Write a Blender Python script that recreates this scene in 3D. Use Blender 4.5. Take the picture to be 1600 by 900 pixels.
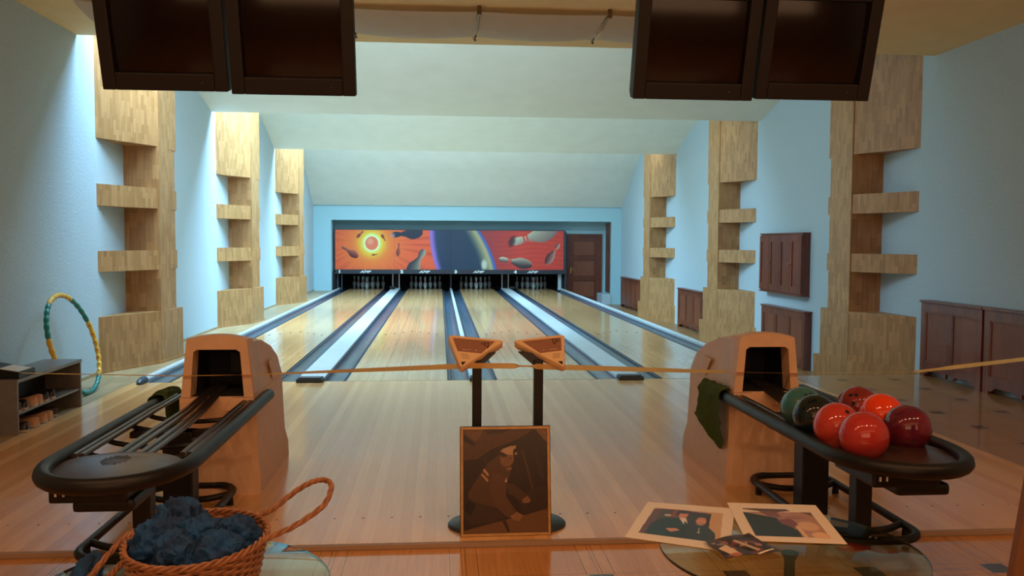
import bpy, bmesh, math, random
import numpy as np
from mathutils import Vector, Matrix, noise
random.seed(7)
for o in list(bpy.data.objects): bpy.data.objects.remove(o)
SC = bpy.context.scene
COL = SC.collection
# ------------------------------------------------------------------ camera, world, lights
cd = bpy.data.cameras.new('camera'); cam = bpy.data.objects.new('camera', cd); COL.objects.link(cam)
cd.sensor_width = 36; cd.lens = 1349.93 * 36 / 1600; cd.clip_start = .05; cd.clip_end = 100
_R = Vector((0.99650378, -0.08338502, 0.0052102)); _U = Vector((-7.66404e-04, 0.05323604, 0.99858166)); _F = Vector((0.08354412, 0.9950944, -0.052986))
M = Matrix.Identity(4)
for i in range(3): M[i][0] = _R[i]; M[i][1] = _U[i]; M[i][2] = -_F[i]
M[0][3], M[1][3], M[2][3] = -0.35345, -9.21252, 1.48139
cam.matrix_world = M; SC.camera = cam
W = bpy.data.worlds.new('world'); SC.world = W; W.use_nodes = True
W.node_tree.nodes['Background'].inputs[0].default_value = (.5, .7, .85, 1)
W.node_tree.nodes['Background'].inputs[1].default_value = .05
SC.view_settings.view_transform = 'Standard'; SC.view_settings.look = 'None'
SC.view_settings.gamma = 1; SC.view_settings.exposure = 0.0
try: SC.view_settings.use_curve_mapping = False
except Exception: pass
SKY_P = (255, 700, 680)      # daylight falling through each roof slot
COVE_P = (122, 76, 104)        # tubes hidden in each roof slot, aimed at the next vault
LIGHT_WARM = 38              # each small tungsten downlight over the seats
def area(name, loc, rot, sx, sy, power, color, spread=180):
    l = bpy.data.lights.new(name, 'AREA'); l.shape = 'RECTANGLE'; l.size = sx; l.size_y = sy
    l.energy = power; l.color = color; l.spread = math.radians(spread)
    o = bpy.data.objects.new(name, l); COL.objects.link(o); o.location = loc; o.rotation_euler = rot
    return o
SLOTS = [(.30, 1.5), (5.62, 6.9), (11.05, 12.4)]
for i, (a, b) in enumerate(SLOTS):
    area('skylight', ((-2.5, -2.0, -1.6)[i], (a + b) / 2, 5.1), (0, 0, 0), (3.0, 3.8, 4.6)[i], b - a, SKY_P[i], (.42, .75, 1.06), 150)
    area('skylight_left', (-3.75, a + .45, 4.9), (math.radians(12), math.radians(-4), 0), .5, .7, (26, 24, 22)[i], (.66, .86, 1.0), 90)
    area('cove_tube', ((-1.0, .3, .55)[i], a + .10, 3.95), (math.radians(82), 0, 0), (5.6, 8.0, 8.6)[i], .12, COVE_P[i], (.70, .91, 1.06), 180)
for i, x in enumerate((-3.0, -1.9, -.8, .3, 1.4, 2.5, 3.6)):
    l = bpy.data.lights.new('downlight', 'SPOT'); l.energy = LIGHT_WARM; l.color = (1, .57, .31); l.shadow_soft_size = .05
    l.spot_size = math.radians(140); l.spot_blend = .8
    o = bpy.data.objects.new('downlight', l); COL.objects.link(o); o.location = (x, -7.0 + .25 * math.sin(i), 3.5)
    o.rotation_euler = (math.radians(12), 0, 0)
area('warm_room', (.5, -9.5, 3.4), (math.radians(35), 0, 0), 7, 2.5, 30, (1, .55, .27), 170)
area('added_warm_fill', (.5, -11.5, 2.2), (math.radians(100), 0, 0), 7, 2, 86, (1, .56, .30), 170)  # fill added behind the camera to brighten near ceiling, walls and hood fronts

# ------------------------------------------------------------------ materials
def lin(c):
    return tuple(((v / 12.92) if v <= .04045 else ((v + .055) / 1.055) ** 2.4) for v in c)
def rgb(r, g, b): return lin((r / 255, g / 255, b / 255)) + (1,)
def base(name, col=(.8, .8, .8, 1), rough=.5, metal=0, coat=0, spec=.5):
    m = bpy.data.materials.new(name); m.use_nodes = True
    b = m.node_tree.nodes['Principled BSDF']
    b.inputs['Base Color'].default_value = col; b.inputs['Roughness'].default_value = rough
    b.inputs['Metallic'].default_value = metal; b.inputs['Coat Weight'].default_value = coat
    b.inputs['Coat Roughness'].default_value = .06; b.inputs['Specular IOR Level'].default_value = spec
    return m
def nd(m, t, **k):
    n = m.node_tree.nodes.new(t)
    for a, v in k.items(): setattr(n, a, v)
    return n
def lk(m, a, b): m.node_tree.links.new(a, b)
def bs(m): return m.node_tree.nodes['Principled BSDF']
def mth(m, op, a, b=None, c=None):
    n = nd(m, 'ShaderNodeMath', operation=op)
    for i, v in enumerate((a, b, c)):
        if v is None: continue
        if isinstance(v, (int, float)): n.inputs[i].default_value = v
        else: lk(m, v, n.inputs[i])
    return n.outputs[0]
def mixc(m, f, a, b, mode='MIX'):
    n = nd(m, 'ShaderNodeMix', data_type='RGBA', blend_type=mode)
    if isinstance(f, (int, float)): n.inputs[0].default_value = f
    else: lk(m, f, n.inputs[0])
    for v, s in ((a, n.inputs[6]), (b, n.inputs[7])):
        if isinstance(v, tuple): s.default_value = v
        else: lk(m, v, s)
    return n.outputs[2]
def coords(m, kind='Object'):
    t = nd(m, 'ShaderNodeTexCoord'); s = nd(m, 'ShaderNodeSeparateXYZ'); lk(m, t.outputs[kind], s.inputs[0])
    return t.outputs[kind], s.outputs
def comb(m, x, y, z=0):
    n = nd(m, 'ShaderNodeCombineXYZ')
    for i, v in enumerate((x, y, z)):
        if isinstance(v, (int, float)): n.inputs[i].default_value = v
        else: lk(m, v, n.inputs[i])
    return n.outputs[0]
def noisy(name, c1, c2, scale=8, rough=.5, bump=0, detail=4, **k):
    m = base(name, c1, rough, **k); v, s = coords(m)
    n = nd(m, 'ShaderNodeTexNoise'); n.inputs['Scale'].default_value = scale; n.inputs['Detail'].default_value = detail
    lk(m, v, n.inputs['Vector'])
    r = nd(m, 'ShaderNodeMapRange'); r.inputs[1].default_value = .3; r.inputs[2].default_value = .7
    lk(m, n.outputs[0], r.inputs[0])
    lk(m, mixc(m, r.outputs[0], c1, c2), bs(m).inputs['Base Color'])
    if bump:
        b = nd(m, 'ShaderNodeBump'); b.inputs['Strength'].default_value = bump; b.inputs['Distance'].default_value = .01
        lk(m, n.outputs[0], b.inputs['Height']); lk(m, b.outputs[0], bs(m).inputs['Normal'])
    return m
def planks(name, u, v, bw, rh, c1, c2, mortar, rough=.25, coat=0, msize=.0006, grain=.25, coords_kind='Object', off=.37):
    """boards of length bw along u and width rh along v; u, v are weights of (x,y,z)"""
    m = base(name, c1, rough, coat=coat); vec, s = coords(m, coords_kind)
    def wsum(w):
        a = None
        for i in range(3):
            if w[i]:
                t = mth(m, 'MULTIPLY', s[i], w[i]); a = t if a is None else mth(m, 'ADD', a, t)
        return a
    U_, V_ = wsum(u), wsum(v)
    b = nd(m, 'ShaderNodeTexBrick', offset=off, offset_frequency=2, squash=1, squash_frequency=2)
    lk(m, comb(m, U_, V_), b.inputs['Vector'])
    b.inputs['Color1'].default_value = c1; b.inputs['Color2'].default_value = c2; b.inputs['Mortar'].default_value = mortar
    b.inputs['Scale'].default_value = 1; b.inputs['Brick Width'].default_value = bw; b.inputs['Row Height'].default_value = rh
    b.inputs['Mortar Size'].default_value = msize; b.inputs['Mortar Smooth'].default_value = .1; b.inputs['Bias'].default_value = 0
    n = nd(m, 'ShaderNodeTexNoise'); n.inputs['Scale'].default_value = 1; n.inputs['Detail'].default_value = 5
    lk(m, comb(m, mth(m, 'MULTIPLY', U_, 3), mth(m, 'MULTIPLY', V_, 60), 0), n.inputs['Vector'])
    g = nd(m, 'ShaderNodeMapRange'); g.inputs[1].default_value = .3; g.inputs[2].default_value = .7
    g.inputs[3].default_value = 1 - grain; g.inputs[4].default_value = 1 + grain * .4; lk(m, n.outputs[0], g.inputs[0])
    cc = nd(m, 'ShaderNodeVectorMath', operation='SCALE'); lk(m, b.outputs[0], cc.inputs[0]); lk(m, g.outputs[0], cc.inputs['Scale'])
    lk(m, cc.outputs[0], bs(m).inputs['Base Color'])
    return m
M_wall = noisy('plaster_blue', rgb(172, 194, 204), rgb(184, 204, 212), 40, .85, .25)
M_ceil = noisy('ceiling_cream', rgb(230, 202, 148), rgb(236, 208, 156), 3, .9)
M_vault = noisy('vault_cream', rgb(220, 226, 216), rgb(226, 232, 222), 2.5, .85)
M_wallb = noisy('plaster_cyan', rgb(156, 198, 210), rgb(166, 208, 218), 40, .85, .25)
M_lane = planks('lane_maple', (0, 1, 0), (1, 0, 0), 60, .0267, rgb(200, 156, 102), rgb(220, 178, 124), rgb(168, 124, 78), .17, .35, .0005, .05)
M_appr = planks('approach_maple', (0, 1, 0), (1, 0, 0), 60, .062, rgb(204, 148, 90), rgb(232, 182, 122), rgb(188, 134, 80), .22, .3, .0004, .06)
M_lowfl = planks('side_floor', (0, 1, 0), (1, 0, 0), .9, .09, rgb(150, 108, 66), rgb(176, 132, 86), rgb(90, 62, 40), .35)
M_walk = planks('walkway_boards', (0, 1, 0), (1, 0, 0), .6, .15, rgb(150, 130, 96), rgb(170, 146, 108), rgb(110, 92, 66), .4)
def oak(name, sgn):
    return planks(name, (0, 0, 1), (.55 * sgn, 1, 0), .17, .048, rgb(164, 120, 72), rgb(192, 146, 94), rgb(150, 106, 62), .42, 0, .0005, .22)
M_oakL, M_oakR = oak('oak_block_cladding_a', 1), oak('oak_block_cladding_b', -1)
def parquet(name, ox, oy, P, c1, c2, rough=.16):
    m = planks(name, (0, 1, 0), (1, 0, 0), 30, .16, c1, c2, c2, rough, .5, .0003, .15)
    vec, s = coords(m)
    col = bs(m).inputs['Base Color'].links[0].from_socket
    def cell(a, o):
        t = mth(m, 'ADD', mth(m, 'SUBTRACT', a, o), 500.5 * P)
        return mth(m, 'ABSOLUTE', mth(m, 'SUBTRACT', mth(m, 'MODULO', t, P), P / 2))
    du, dv = cell(s[0], ox), cell(s[1], oy)
    def line(d, c, w): return mth(m, 'LESS_THAN', mth(m, 'ABSOLUTE', mth(m, 'SUBTRACT', d, c)), w)
    L = None
    for d, e in ((du, dv), (dv, du)):
        for c, w in ((.065, .0016), (.009, .0018)):
            t = line(d, c, w); L = t if L is None else mth(m, 'MAXIMUM', L, t)
    sq = mth(m, 'MULTIPLY', mth(m, 'LESS_THAN', du, .056), mth(m, 'LESS_THAN', dv, .056))
    cellsq = mth(m, 'MULTIPLY', mth(m, 'LESS_THAN', du, .066), mth(m, 'LESS_THAN', dv, .066))
    lighter = mixc(m, cellsq, col, c2)
    a = mixc(m, mth(m, 'MULTIPLY', L, .75), lighter, rgb(70, 40, 20))
    a = mixc(m, sq, a, rgb(66, 34, 26))
    lk(m, a, bs(m).inputs['Base Color'])
    return m
M_parq = parquet('parquet_seat_area', -.24, -5.46, .62, rgb(196, 134, 74), rgb(214, 156, 96))
M_parq2 = parquet('parquet_side_area', 4.02, -2.0, .60, rgb(172, 126, 74), rgb(186, 138, 84), .28)
M_gut = base('gutter_slate', rgb(54, 76, 92), .28, 0, .2)
M_cap = noisy('divider_top_grey', rgb(176, 188, 190), rgb(184, 196, 198), 6, .4)
M_capend = base('end_cap_blue_black', rgb(46, 62, 76), .4)
M_blk = noisy('black_rubber', rgb(12, 11, 11), rgb(18, 17, 16), 30, .45, spec=.35)
M_rail = base('rail_dark', rgb(46, 42, 40), .3)
M_pit = base('pit_black', rgb(10, 12, 14), .8)
M_house = noisy('tan_housing', rgb(206, 168, 134), rgb(214, 176, 142), 14, .5)
M_tray = noisy('tray_brown', rgb(50, 30, 25), rgb(62, 38, 31), 20, .3)
M_mah = planks('mahogany', (0, 0, 1), (.6, 1, 0), 4, .12, rgb(106, 48, 28), rgb(126, 62, 36), rgb(92, 40, 22), .4, .2, .0004, .35)
M_mahp = planks('mahogany_panel', (0, 0, 1), (.6, 1, 0), 4, .2, rgb(124, 68, 44), rgb(138, 78, 50), rgb(104, 54, 34), .5, .1, .0004, .25)
M_door = planks('door_wood', (0, 0, 1), (1, 0, 0), 4, .2, rgb(98, 46, 30), rgb(112, 54, 34), rgb(84, 40, 26), .4, .2, .0004, .3)
M_brass = base('brass', rgb(210, 180, 120), .3, 1)
M_steel = base('steel', rgb(160, 165, 168), .3, 1)
M_tv = base('tv_casing', rgb(20, 16, 15), .55, 0, 0, .3)
M_scr = base('tv_glass', rgb(16, 9, 8), .12, 0, 0, .35)
M_brk = base('bracket_bronze', rgb(120, 96, 64), .4, .6)
M_fab = noisy('white_fabric', rgb(246, 236, 222), rgb(250, 242, 230), 5, .9)
M_cons = base('console_orange_tan', rgb(224, 188, 142), .45)
M_consd = noisy('console_display', rgb(140, 96, 76), rgb(150, 104, 84), 60, .5)
M_frame = noisy('picture_frame_gold', rgb(168, 128, 74), rgb(188, 146, 88), 30, .4)
M_dark = base('dark_edge', rgb(28, 20, 16), .5)
M_paper = base('cream_paper', rgb(232, 206, 172), .6)
M_green = noisy('green_towel', rgb(78, 100, 44), rgb(98, 120, 56), 60, .95, .6)
M_rack = noisy('rack_grey', rgb(108, 104, 102), rgb(120, 116, 112), 12, .35)
M_white = base('white_plastic', rgb(232, 236, 232), .4)
M_tealp = base('hoop_teal', rgb(20, 128, 118), .35)
M_yelp = base('hoop_yellow', rgb(232, 180, 60), .35)
M_bead = base('hoop_bead_red', rgb(150, 40, 50), .4)
M_rib = base('ribbon_orange', rgb(255, 222, 160), .55)
def ribbonmat():
    m = bpy.data.materials.new('ribbon_orange'); m.use_nodes = True; nt = m.node_tree; nt.nodes.remove(nt.nodes['Principled BSDF'])
    d = nt.nodes.new('ShaderNodeBsdfDiffuse'); t = nt.nodes.new('ShaderNodeBsdfTranslucent'); x = nt.nodes.new('ShaderNodeMixShader')
    for n in (d, t): n.inputs[0].default_value = rgb(255, 214, 140)
    x.inputs[0].default_value = .6; nt.links.new(d.outputs[0], x.inputs[1]); nt.links.new(t.outputs[0], x.inputs[2])
    nt.links.new(x.outputs[0], nt.nodes['Material Output'].inputs[0]); return m
M_rib = ribbonmat()
M_wick = noisy('wicker', rgb(126, 80, 50), rgb(166, 114, 76), 45, .5, .3)
M_tissue = noisy('blue_black_tissue', rgb(2, 24, 56), rgb(4, 74, 130), 12, .8, .35)
M_shoeb = base('shoe_black', rgb(26, 24, 26), .4)
M_shoet = base('shoe_tan', rgb(196, 150, 116), .55)
M_shoew = base('shoe_sole', rgb(196, 180, 166), .6)
M_shoem = base('shoe_maroon', rgb(58, 36, 36), .45)
M_pinw = base('pin_white', rgb(176, 194, 196), .35)
M_pinr = base('pin_red', rgb(180, 50, 40), .3)
M_panelw = noisy('plain_panel_wood', rgb(112, 74, 44), rgb(120, 80, 48), 6, .5)
M_ink = base('sign_lettering', rgb(225, 238, 238), .5)
M_slate = base('sign_band', rgb(34, 44, 54), .45)
def glass():
    m = bpy.data.materials.new('table_glass'); m.use_nodes = True; nt = m.node_tree
    nt.nodes.remove(nt.nodes['Principled BSDF'])
    t = nt.nodes.new('ShaderNodeBsdfTransparent'); t.inputs[0].default_value = (.80, .88, .78, 1)
    g = nt.nodes.new('ShaderNodeBsdfGlossy'); g.inputs['Roughness'].default_value = .015; g.inputs[0].default_value = (.9, 1, .92, 1)
    f = nt.nodes.new('ShaderNodeFresnel'); f.inputs[0].default_value = 1.5
    ge = nt.nodes.new('ShaderNodeNewGeometry'); sb = nt.nodes.new('ShaderNodeMath'); sb.operation = 'SUBTRACT'; sb.inputs[0].default_value = 1; nt.links.new(ge.outputs['Backfacing'], sb.inputs[1])
    mu = nt.nodes.new('ShaderNodeMath'); mu.operation = 'MULTIPLY'; nt.links.new(f.outputs[0], mu.inputs[0]); nt.links.new(sb.outputs[0], mu.inputs[1])
    x = nt.nodes.new('ShaderNodeMixShader'); nt.links.new(mu.outputs[0], x.inputs[0]); nt.links.new(t.outputs[0], x.inputs[1]); nt.links.new(g.outputs[0], x.inputs[2])
    nt.links.new(x.outputs[0], nt.nodes['Material Output'].inputs[0]); return m
M_glass = glass()
def artmat(name, rough=.4):
    m = base(name, (1, 1, 1, 1), rough); a = nd(m, 'ShaderNodeVertexColor'); a.layer_name = 'art'
    lk(m, a.outputs[0], bs(m).inputs['Base Color']); return m
M_art = artmat('printed_art', .5); M_photo = artmat('printed_photo', .3)

# ------------------------------------------------------------------ mesh helpers
def finish(name, bm, mat, parent=None, smooth=False, kind=None, sharp=40):
    me = bpy.data.meshes.new(name); bmesh.ops.recalc_face_normals(bm, faces=bm.faces[:]); bm.to_mesh(me); bm.free()
    for m in (mat if isinstance(mat, (list, tuple)) else [mat]): me.materials.append(m)
    if smooth:
        for p in me.polygons: p.use_smooth = True
        try: me.set_sharp_from_angle(angle=math.radians(sharp))
        except Exception: pass
    o = bpy.data.objects.new(name, me); COL.objects.link(o)
    if parent is not None: o.parent = parent
    if kind: o['kind'] = kind
    return o
def tag(o, label, cat, group=None, kind=None):
    o['label'] = label; o['category'] = cat
    if group: o['group'] = group
    if kind: o['kind'] = kind
    return o
def thing(name, label, cat, loc=(0, 0, 0), group=None):
    o = bpy.data.objects.new(name, None); COL.objects.link(o); o.location = loc; o.empty_display_size = .1
    return tag(o, label, cat, group)
def B(bm, x0, x1, y0, y1, z0, z1, bev=0, mi=0):
    r = bmesh.ops.create_cube(bm, size=1)
    vs = r['verts']
    bmesh.ops.scale(bm, vec=(x1 - x0, y1 - y0, z1 - z0), verts=vs)
    bmesh.ops.translate(bm, vec=((x0 + x1) / 2, (y0 + y1) / 2, (z0 + z1) / 2), verts=vs)
    fs = set(f for v in vs for f in v.link_faces)
    for f in fs: f.material_index = mi
    if bev:
        es = list(set(e for v in vs for e in v.link_edges))
        bmesh.ops.bevel(bm, geom=es, offset=bev, segments=2, affect='EDGES', profile=.6)
    return bm
def nb(): return bmesh.new()
def prism(bm, pts, d, mi=0):
    """pts: list of 3D vectors of a polygon, d: extrusion vector"""
    a = [bm.verts.new(p) for p in pts]; b = [bm.verts.new(Vector(p) + Vector(d)) for p in pts]
    n = len(pts); fs = [bm.faces.new(a), bm.faces.new(list(reversed(b)))]
    for i in range(n): fs.append(bm.faces.new((a[i], b[i], b[(i + 1) % n], a[(i + 1) % n])))
    for f in fs: f.material_index = mi
    return bm
def catmull(pts, closed=False, n=8):
    P = [Vector(p) for p in pts]; out = []
    N = len(P); rng = N if closed else N - 1
    for i in range(rng):
        p1, p2 = P[i], P[(i + 1) % N]
        p0 = P[i - 1] if (closed or i > 0) else p1 * 2 - p2
        p3 = P[(i + 2) % N] if (closed or i + 2 < N) else p2 * 2 - p1
        for k in range(n):
            t = k / n
            out.append(.5 * ((2 * p1) + (p2 - p0) * t + (2 * p0 - 5 * p1 + 4 * p2 - p3) * t * t + (3 * p1 - p0 - 3 * p2 + p3) * t ** 3))
    if not closed: out.append(P[-1])
    return out
def tube(bm, pts, r, seg=10, closed=False, mi=0, flat=None):
    P = [Vector(p) for p in pts]; N = len(P); rings = []
    up = None
    for i in range(N):
        if closed: t = (P[(i + 1) % N] - P[i - 1])
        else: t = P[min(i + 1, N - 1)] - P[max(i - 1, 0)]
        t.normalize()
        if up is None:
            up = Vector((0, 0, 1)) if abs(t.z) < .9 else Vector((1, 0, 0))
        s = t.cross(up)
        if s.length < 1e-5: s = t.cross(Vector((1, .3, 0)))
        s.normalize(); up = s.cross(t).normalized()
        rr = r[i] if isinstance(r, (list, tuple)) else r
        fx, fy = flat if flat else (1, 1)
        rings.append([bm.verts.new(P[i] + (s * math.cos(a) * fx + up * math.sin(a) * fy) * rr) for a in [2 * math.pi * k / seg for k in range(seg)]])
    for i in range(N if closed else N - 1):
        a, b = rings[i], rings[(i + 1) % N]
        for k in range(seg):
            f = bm.faces.new((a[k], a[(k + 1) % seg], b[(k + 1) % seg], b[k])); f.material_index = mi
    if not closed:
        bm.faces.new(list(reversed(rings[0]))).material_index = mi; bm.faces.new(rings[-1]).material_index = mi
    return bm
def lathe(bm, prof, seg=24, c=(0, 0, 0), mi=0, sx=1, sy=1):
    rings = []
    for r, z in prof:
        rings.append([bm.verts.new((c[0] + max(r, 1e-4) * math.cos(2 * math.pi * k / seg) * sx, c[1] + max(r, 1e-4) * math.sin(2 * math.pi * k / seg) * sy, c[2] + z)) for k in range(seg)])
    for i in range(len(rings) - 1):
        for k in range(seg):
            f = bm.faces.new((rings[i][k], rings[i][(k + 1) % seg], rings[i + 1][(k + 1) % seg], rings[i + 1][k])); f.material_index = mi
    bm.faces.new(list(reversed(rings[0]))).material_index = mi; bm.faces.new(rings[-1]).material_index = mi
    return bm
def copytree(src, parent=None):
    c = src.copy(); COL.objects.link(c); c.parent = parent
    for ch in src.children: copytree(ch, c)
    return c
def S(name, bm, mat, **k): return finish(name, bm, mat, kind='structure', **k)

XL, XR, YB = -4.1, 5.2, 17.0
LOW = -.42
# ------------------------------------------------------------------ room shell
b = nb(); B(b, XL - .2, 3.52, -5.0, 0.0, -.03, 0); S('floor', b, M_appr)                       # approach
b = nb(); B(b, 3.52, XR + .2, -5.0, .12, -.1, 0); S('floor', b, M_parq2)                         # side area
b = nb(); B(b, XL - .2, XR + .2, -12, -5.0, -.1, -.025); S('floor', b, M_parq)                   # seats
b = nb(); B(b, XL - .2, -3.47, 0, 17.2, -.1, 0); B(b, XL - .2, -3.53, -5.0, -.0, 0, .002); S('floor', b, M_walk)
b = nb(); B(b, 3.47, XR + .2, .12, 18.2, LOW - .1, LOW); S('floor', b, M_lowfl)
b = nb(); B(b, 3.52, XR, .09, .12, LOW, -.001); S('trim_1', b, M_walk)
b = nb(); B(b, XL, 5.2, -5.03, -4.999, -.019, .001); B(b, XL, 5.2, -5.026, -5.0, -.026, -.019); S('trim_2', b, base('nosing_wood', rgb(158, 132, 108), .6))
b = nb(); B(b, 3.47, 3.53, -5.0, .1, 0, .003); S('trim_3', b, M_appr)
b = nb(); B(b, XL - .2, XL, -12, 17.2, -.1, 5.4); S('wall_left', b, M_wall)
b = nb(); B(b, XR, XR + .2, -12, 17.2, LOW - .1, 5.4); S('wall_right', b, M_wall)
b = nb(); B(b, XL - .2, XR + .2, -12.2, -12, -.1, 5.4); S('wall_rear', b, M_ceil)
b = nb()
B(b, XL - .2, -3.58, YB, 18.1, LOW, 5.4); B(b, 4.9, XR + .2, YB, 18.1, LOW, 5.4); B(b, -3.58, 4.9, YB, 18.1, 2.12, 5.4)
S('wall_front', b, M_wallb)
b = nb(); B(b, -3.6, 3.58, 17.85, 18.05, 1.86, 2.13); B(b, 3.58, 5.0, 17.85, 18.05, LOW, 2.13); S('wall_recess', b, M_wallb)
b = nb(); B(b, 4.62, 4.9, 16.98, 17.85, LOW, -.1); S('trim_4', b, M_wall)
b = nb(); B(b, 4.86, 4.9, 17.15, 17.72, -.06, 2.08); S('trim_5', b, M_mah)
b = nb(); B(b, XL, XL + .015, -4.9, YB, 0, .035); S('baseboard_left', b, M_walk)
# near ceiling
b = nb(); B(b, XL - .2, XR + .2, -12, .2, 3.6, 3.72); S('ceiling', b, M_ceil)
b = nb(); B(b, XL - .2, XR + .2, .1, 18.2, 5.4, 5.5); S('ceiling', b, M_vault)
def vault(name, y1, zs):
    b = nb(); top = []; bot = []
    for i, (dy, z) in enumerate(zs):
        top.append((dy, z))
    pts = catmull([(0, y1 + dy, z) for dy, z in zs], n=6)
    ring = []
    for p in pts:
        ring.append([b.verts.new((x, p.y, p.z + dz)) for x, dz in ((XL - .05, 0), (XR + .05, 0), (XR + .05, .09), (XL - .05, .09))])
    for a, c in zip(ring[:-1], ring[1:]):
        for k in range(4): b.faces.new((a[k], a[(k + 1) % 4], c[(k + 1) % 4], c[k]))
    b.faces.new(ring[0]); b.faces.new(ring[-1])
    S(name, b, M_vault, smooth=True)
vault('ceiling', 5.52, [(-3.9, 4.7), (-3.0, 4.42), (-2.0, 4.17), (-1.0, 3.87), (-.5, 3.73), (0, 3.6)])
vault('ceiling', 10.95, [(-3.9, 4.7), (-3.0, 4.45), (-2.0, 4.22), (-1.0, 3.93), (-.4, 3.72), (0, 3.57)])
vault('ceiling', 16.95, [(-4.4, 4.75), (-3.4, 4.4), (-2.5, 4.02), (-1.7, 3.6), (-1.15, 3.28), (-.5, 2.86), (0, 2.56)])

# ------------------------------------------------------------------ oak clad pillars
def pillar(side, y0, which, zb):
    X = XL if side < 0 else XR; s = 1 if side < 0 else -1
    mat = M_oakL if side < 0 else M_oakR
    t = thing('oak_pillar', which, 'pillar', (X, y0, zb))
    def P(u, y, z): return Vector((s * u, y, z - zb))
    def blk(name, pts, z0, z1):
        b = nb(); prism(b, [P(u, y, z0) for u, y in pts], (0, 0, z1 - z0)); return finish(name, b, mat, t)
    blk('column', [(0, .83), (.41, .83), (.42, 1.4), (0, 1.4)], zb, 4.3)
    W_ = [(0, 0), (.40, .85), (.43, 1.43), (0, 1.43)]
    blk('top_block', W_, 2.6, 4.5 if side < 0 else 4.5)
    blk('shelf_block', W_, 1.86, 2.10); blk('shelf_block', W_, 1.13, 1.36)
    blk('base_block', [(0, -.02), (.41, .84), (.47, 1.5), (0, 1.5)], zb, .63)
    if side > 0: blk('plinth', [(0, -.1), (.41, .72), (.50, 1.62), (0, 1.62)], zb, .0)
    else: blk('plinth', [(0, -.04), (.42, .83), (.48, 1.52), (0, 1.52)], 0, .03)
nm = ['nearest', 'middle', 'farthest']
for i, y in enumerate((.64, 5.75, 11.0)):
    pillar(-1, y, ['left wall oak pillar nearest the camera, beside the hula hoop', 'middle oak-clad pillar on the left wall', 'farthest oak-clad pillar on the left wall'][i], 0)
    pillar(1, y + (-.2 if i == 0 else -.12), ['right wall oak pillar nearest the camera, beside long radiator covers', 'middle oak-clad pillar on the right wall beyond the wall cabinet', 'farthest oak-clad pillar on the right wall'][i], LOW)

# ------------------------------------------------------------------ lanes
LX = [-2.617, -.802, .802, 2.617]; HW = .533
ordn = ['leftmost', 'second from left', 'third from left', 'rightmost']
for i, x in enumerate(LX):
    t = thing('bowling_lane', f'{ordn[i]} polished maple bowling lane running to pins numbered {i+1}', 'bowling lane', (x, 0, 0))
    b = nb(); B(b, -HW, HW, 0.004, 19.25, -.2, 0); finish('lane_surface', b, M_lane, t)
    for k in range(7):
        b = nb(); xx = (k - 3) * .135; yy = 5.1 - abs(k - 3) * .16
        prism(b, [(xx - .016, yy - .05, .0005), (xx + .016, yy - .05, .0005), (xx, yy + .06, .0005)], (0, 0, .0008))
        finish('aiming_mark', b, M_dark, t)
    for s in (-1, 1):
        b = nb(); n = 10; prev = None
        for k in range(n + 1):
            a = math.pi * k / n; u = .118 - .118 * math.cos(a); z = -.075 * math.sin(a) + .0
            pr = [b.verts.new((s * (HW + u), yy, z)) for yy in (0.0, 19.25)]
            if prev: b.faces.new((prev[0], pr[0], pr[1], prev[1]))
            prev = pr
        for k in (0,):
            B(b, min(s * HW, s * (HW + .236)), max(s * HW, s * (HW + .236)), 0, 19.25, -.2, -.09)
            B(b, min(s * HW, s * (HW + .236)), max(s * HW, s * (HW + .236)), -.006, .0, -.1, -.004)
        finish('gutter', b, M_gut, t, smooth=True)
        b = nb(); tube(b, [(s * (HW + .03), y, .0 - .006) for y in (.02, 17.2)], .011, 8); finish('gutter_edge_trim', b, M_capend, t, smooth=True)
# dividers
def divider(x, w, label, endcap=True, z=.035):
    t = thing('lane_divider', label, 'lane divider', (x, 0, 0))
    b = nb(); B(b, -w / 2, w / 2, .02, 17.95, -.2, z, .012); finish('divider_top', b, M_cap, t)
    if endcap:
        b = nb(); prism(b, [(-w / 2, -.1, 0), (w / 2, -.1, 0), (w / 2, .03, 0), (-w / 2, .03, 0)], (0, 0, .04))
        prism(b, [(-w / 2 + .02, -.085, .04), (w / 2 - .02, -.085, .04), (w / 2 - .01, .03, .04), (-w / 2 + .01, .03, .04)], (0, 0, .012))
        finish('end_cap', b, M_capend, t)
    return t
divider(-1.7095, .274, 'wide pale grey divider between the two left lanes')
divider(1.7095, .274, 'wide pale grey divider between the two right lanes')
divider(0, .064, 'narrow pale ridge between the two middle lanes')
def siderail(s, label):
    t = thing('side_rail', label, 'lane rail', (s * 3.425, 0, 0))
    b = nb(); B(b, -.036, .036, .02, 17.8, -.2 if s < 0 else LOW, .0); tube(b, [(0, .02, .022), (0, 17.8, .022)], .036, 12); finish('rail_top', b, M_cap, t, smooth=True)
    b = nb(); tube(b, [(0, .04, .03), (0, -.02, .03), (0, -.10, .018), (0, -.14, .008)], [.038, .040, .038, .02], 12); finish('end_cap', b, M_capend, t, smooth=True)
siderail(-1, 'rounded white rail with dark tip along the left lane edge')
siderail(1, 'rounded white rail along the right lane edge')
# foul line seam and approach dots
b = nb(); B(b, -3.4, 3.5, -.006, .003, -.02, .0012); S('trim_6', b, M_walk)
b = nb()
for k in range(-22, 23):
    x = k * .152
    for y in (-4.6,):
        lathe(b, [(.006, 0), (.006, .0012)], 8, (x, y, 0))
S('trim_7', b, M_dark)

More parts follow.
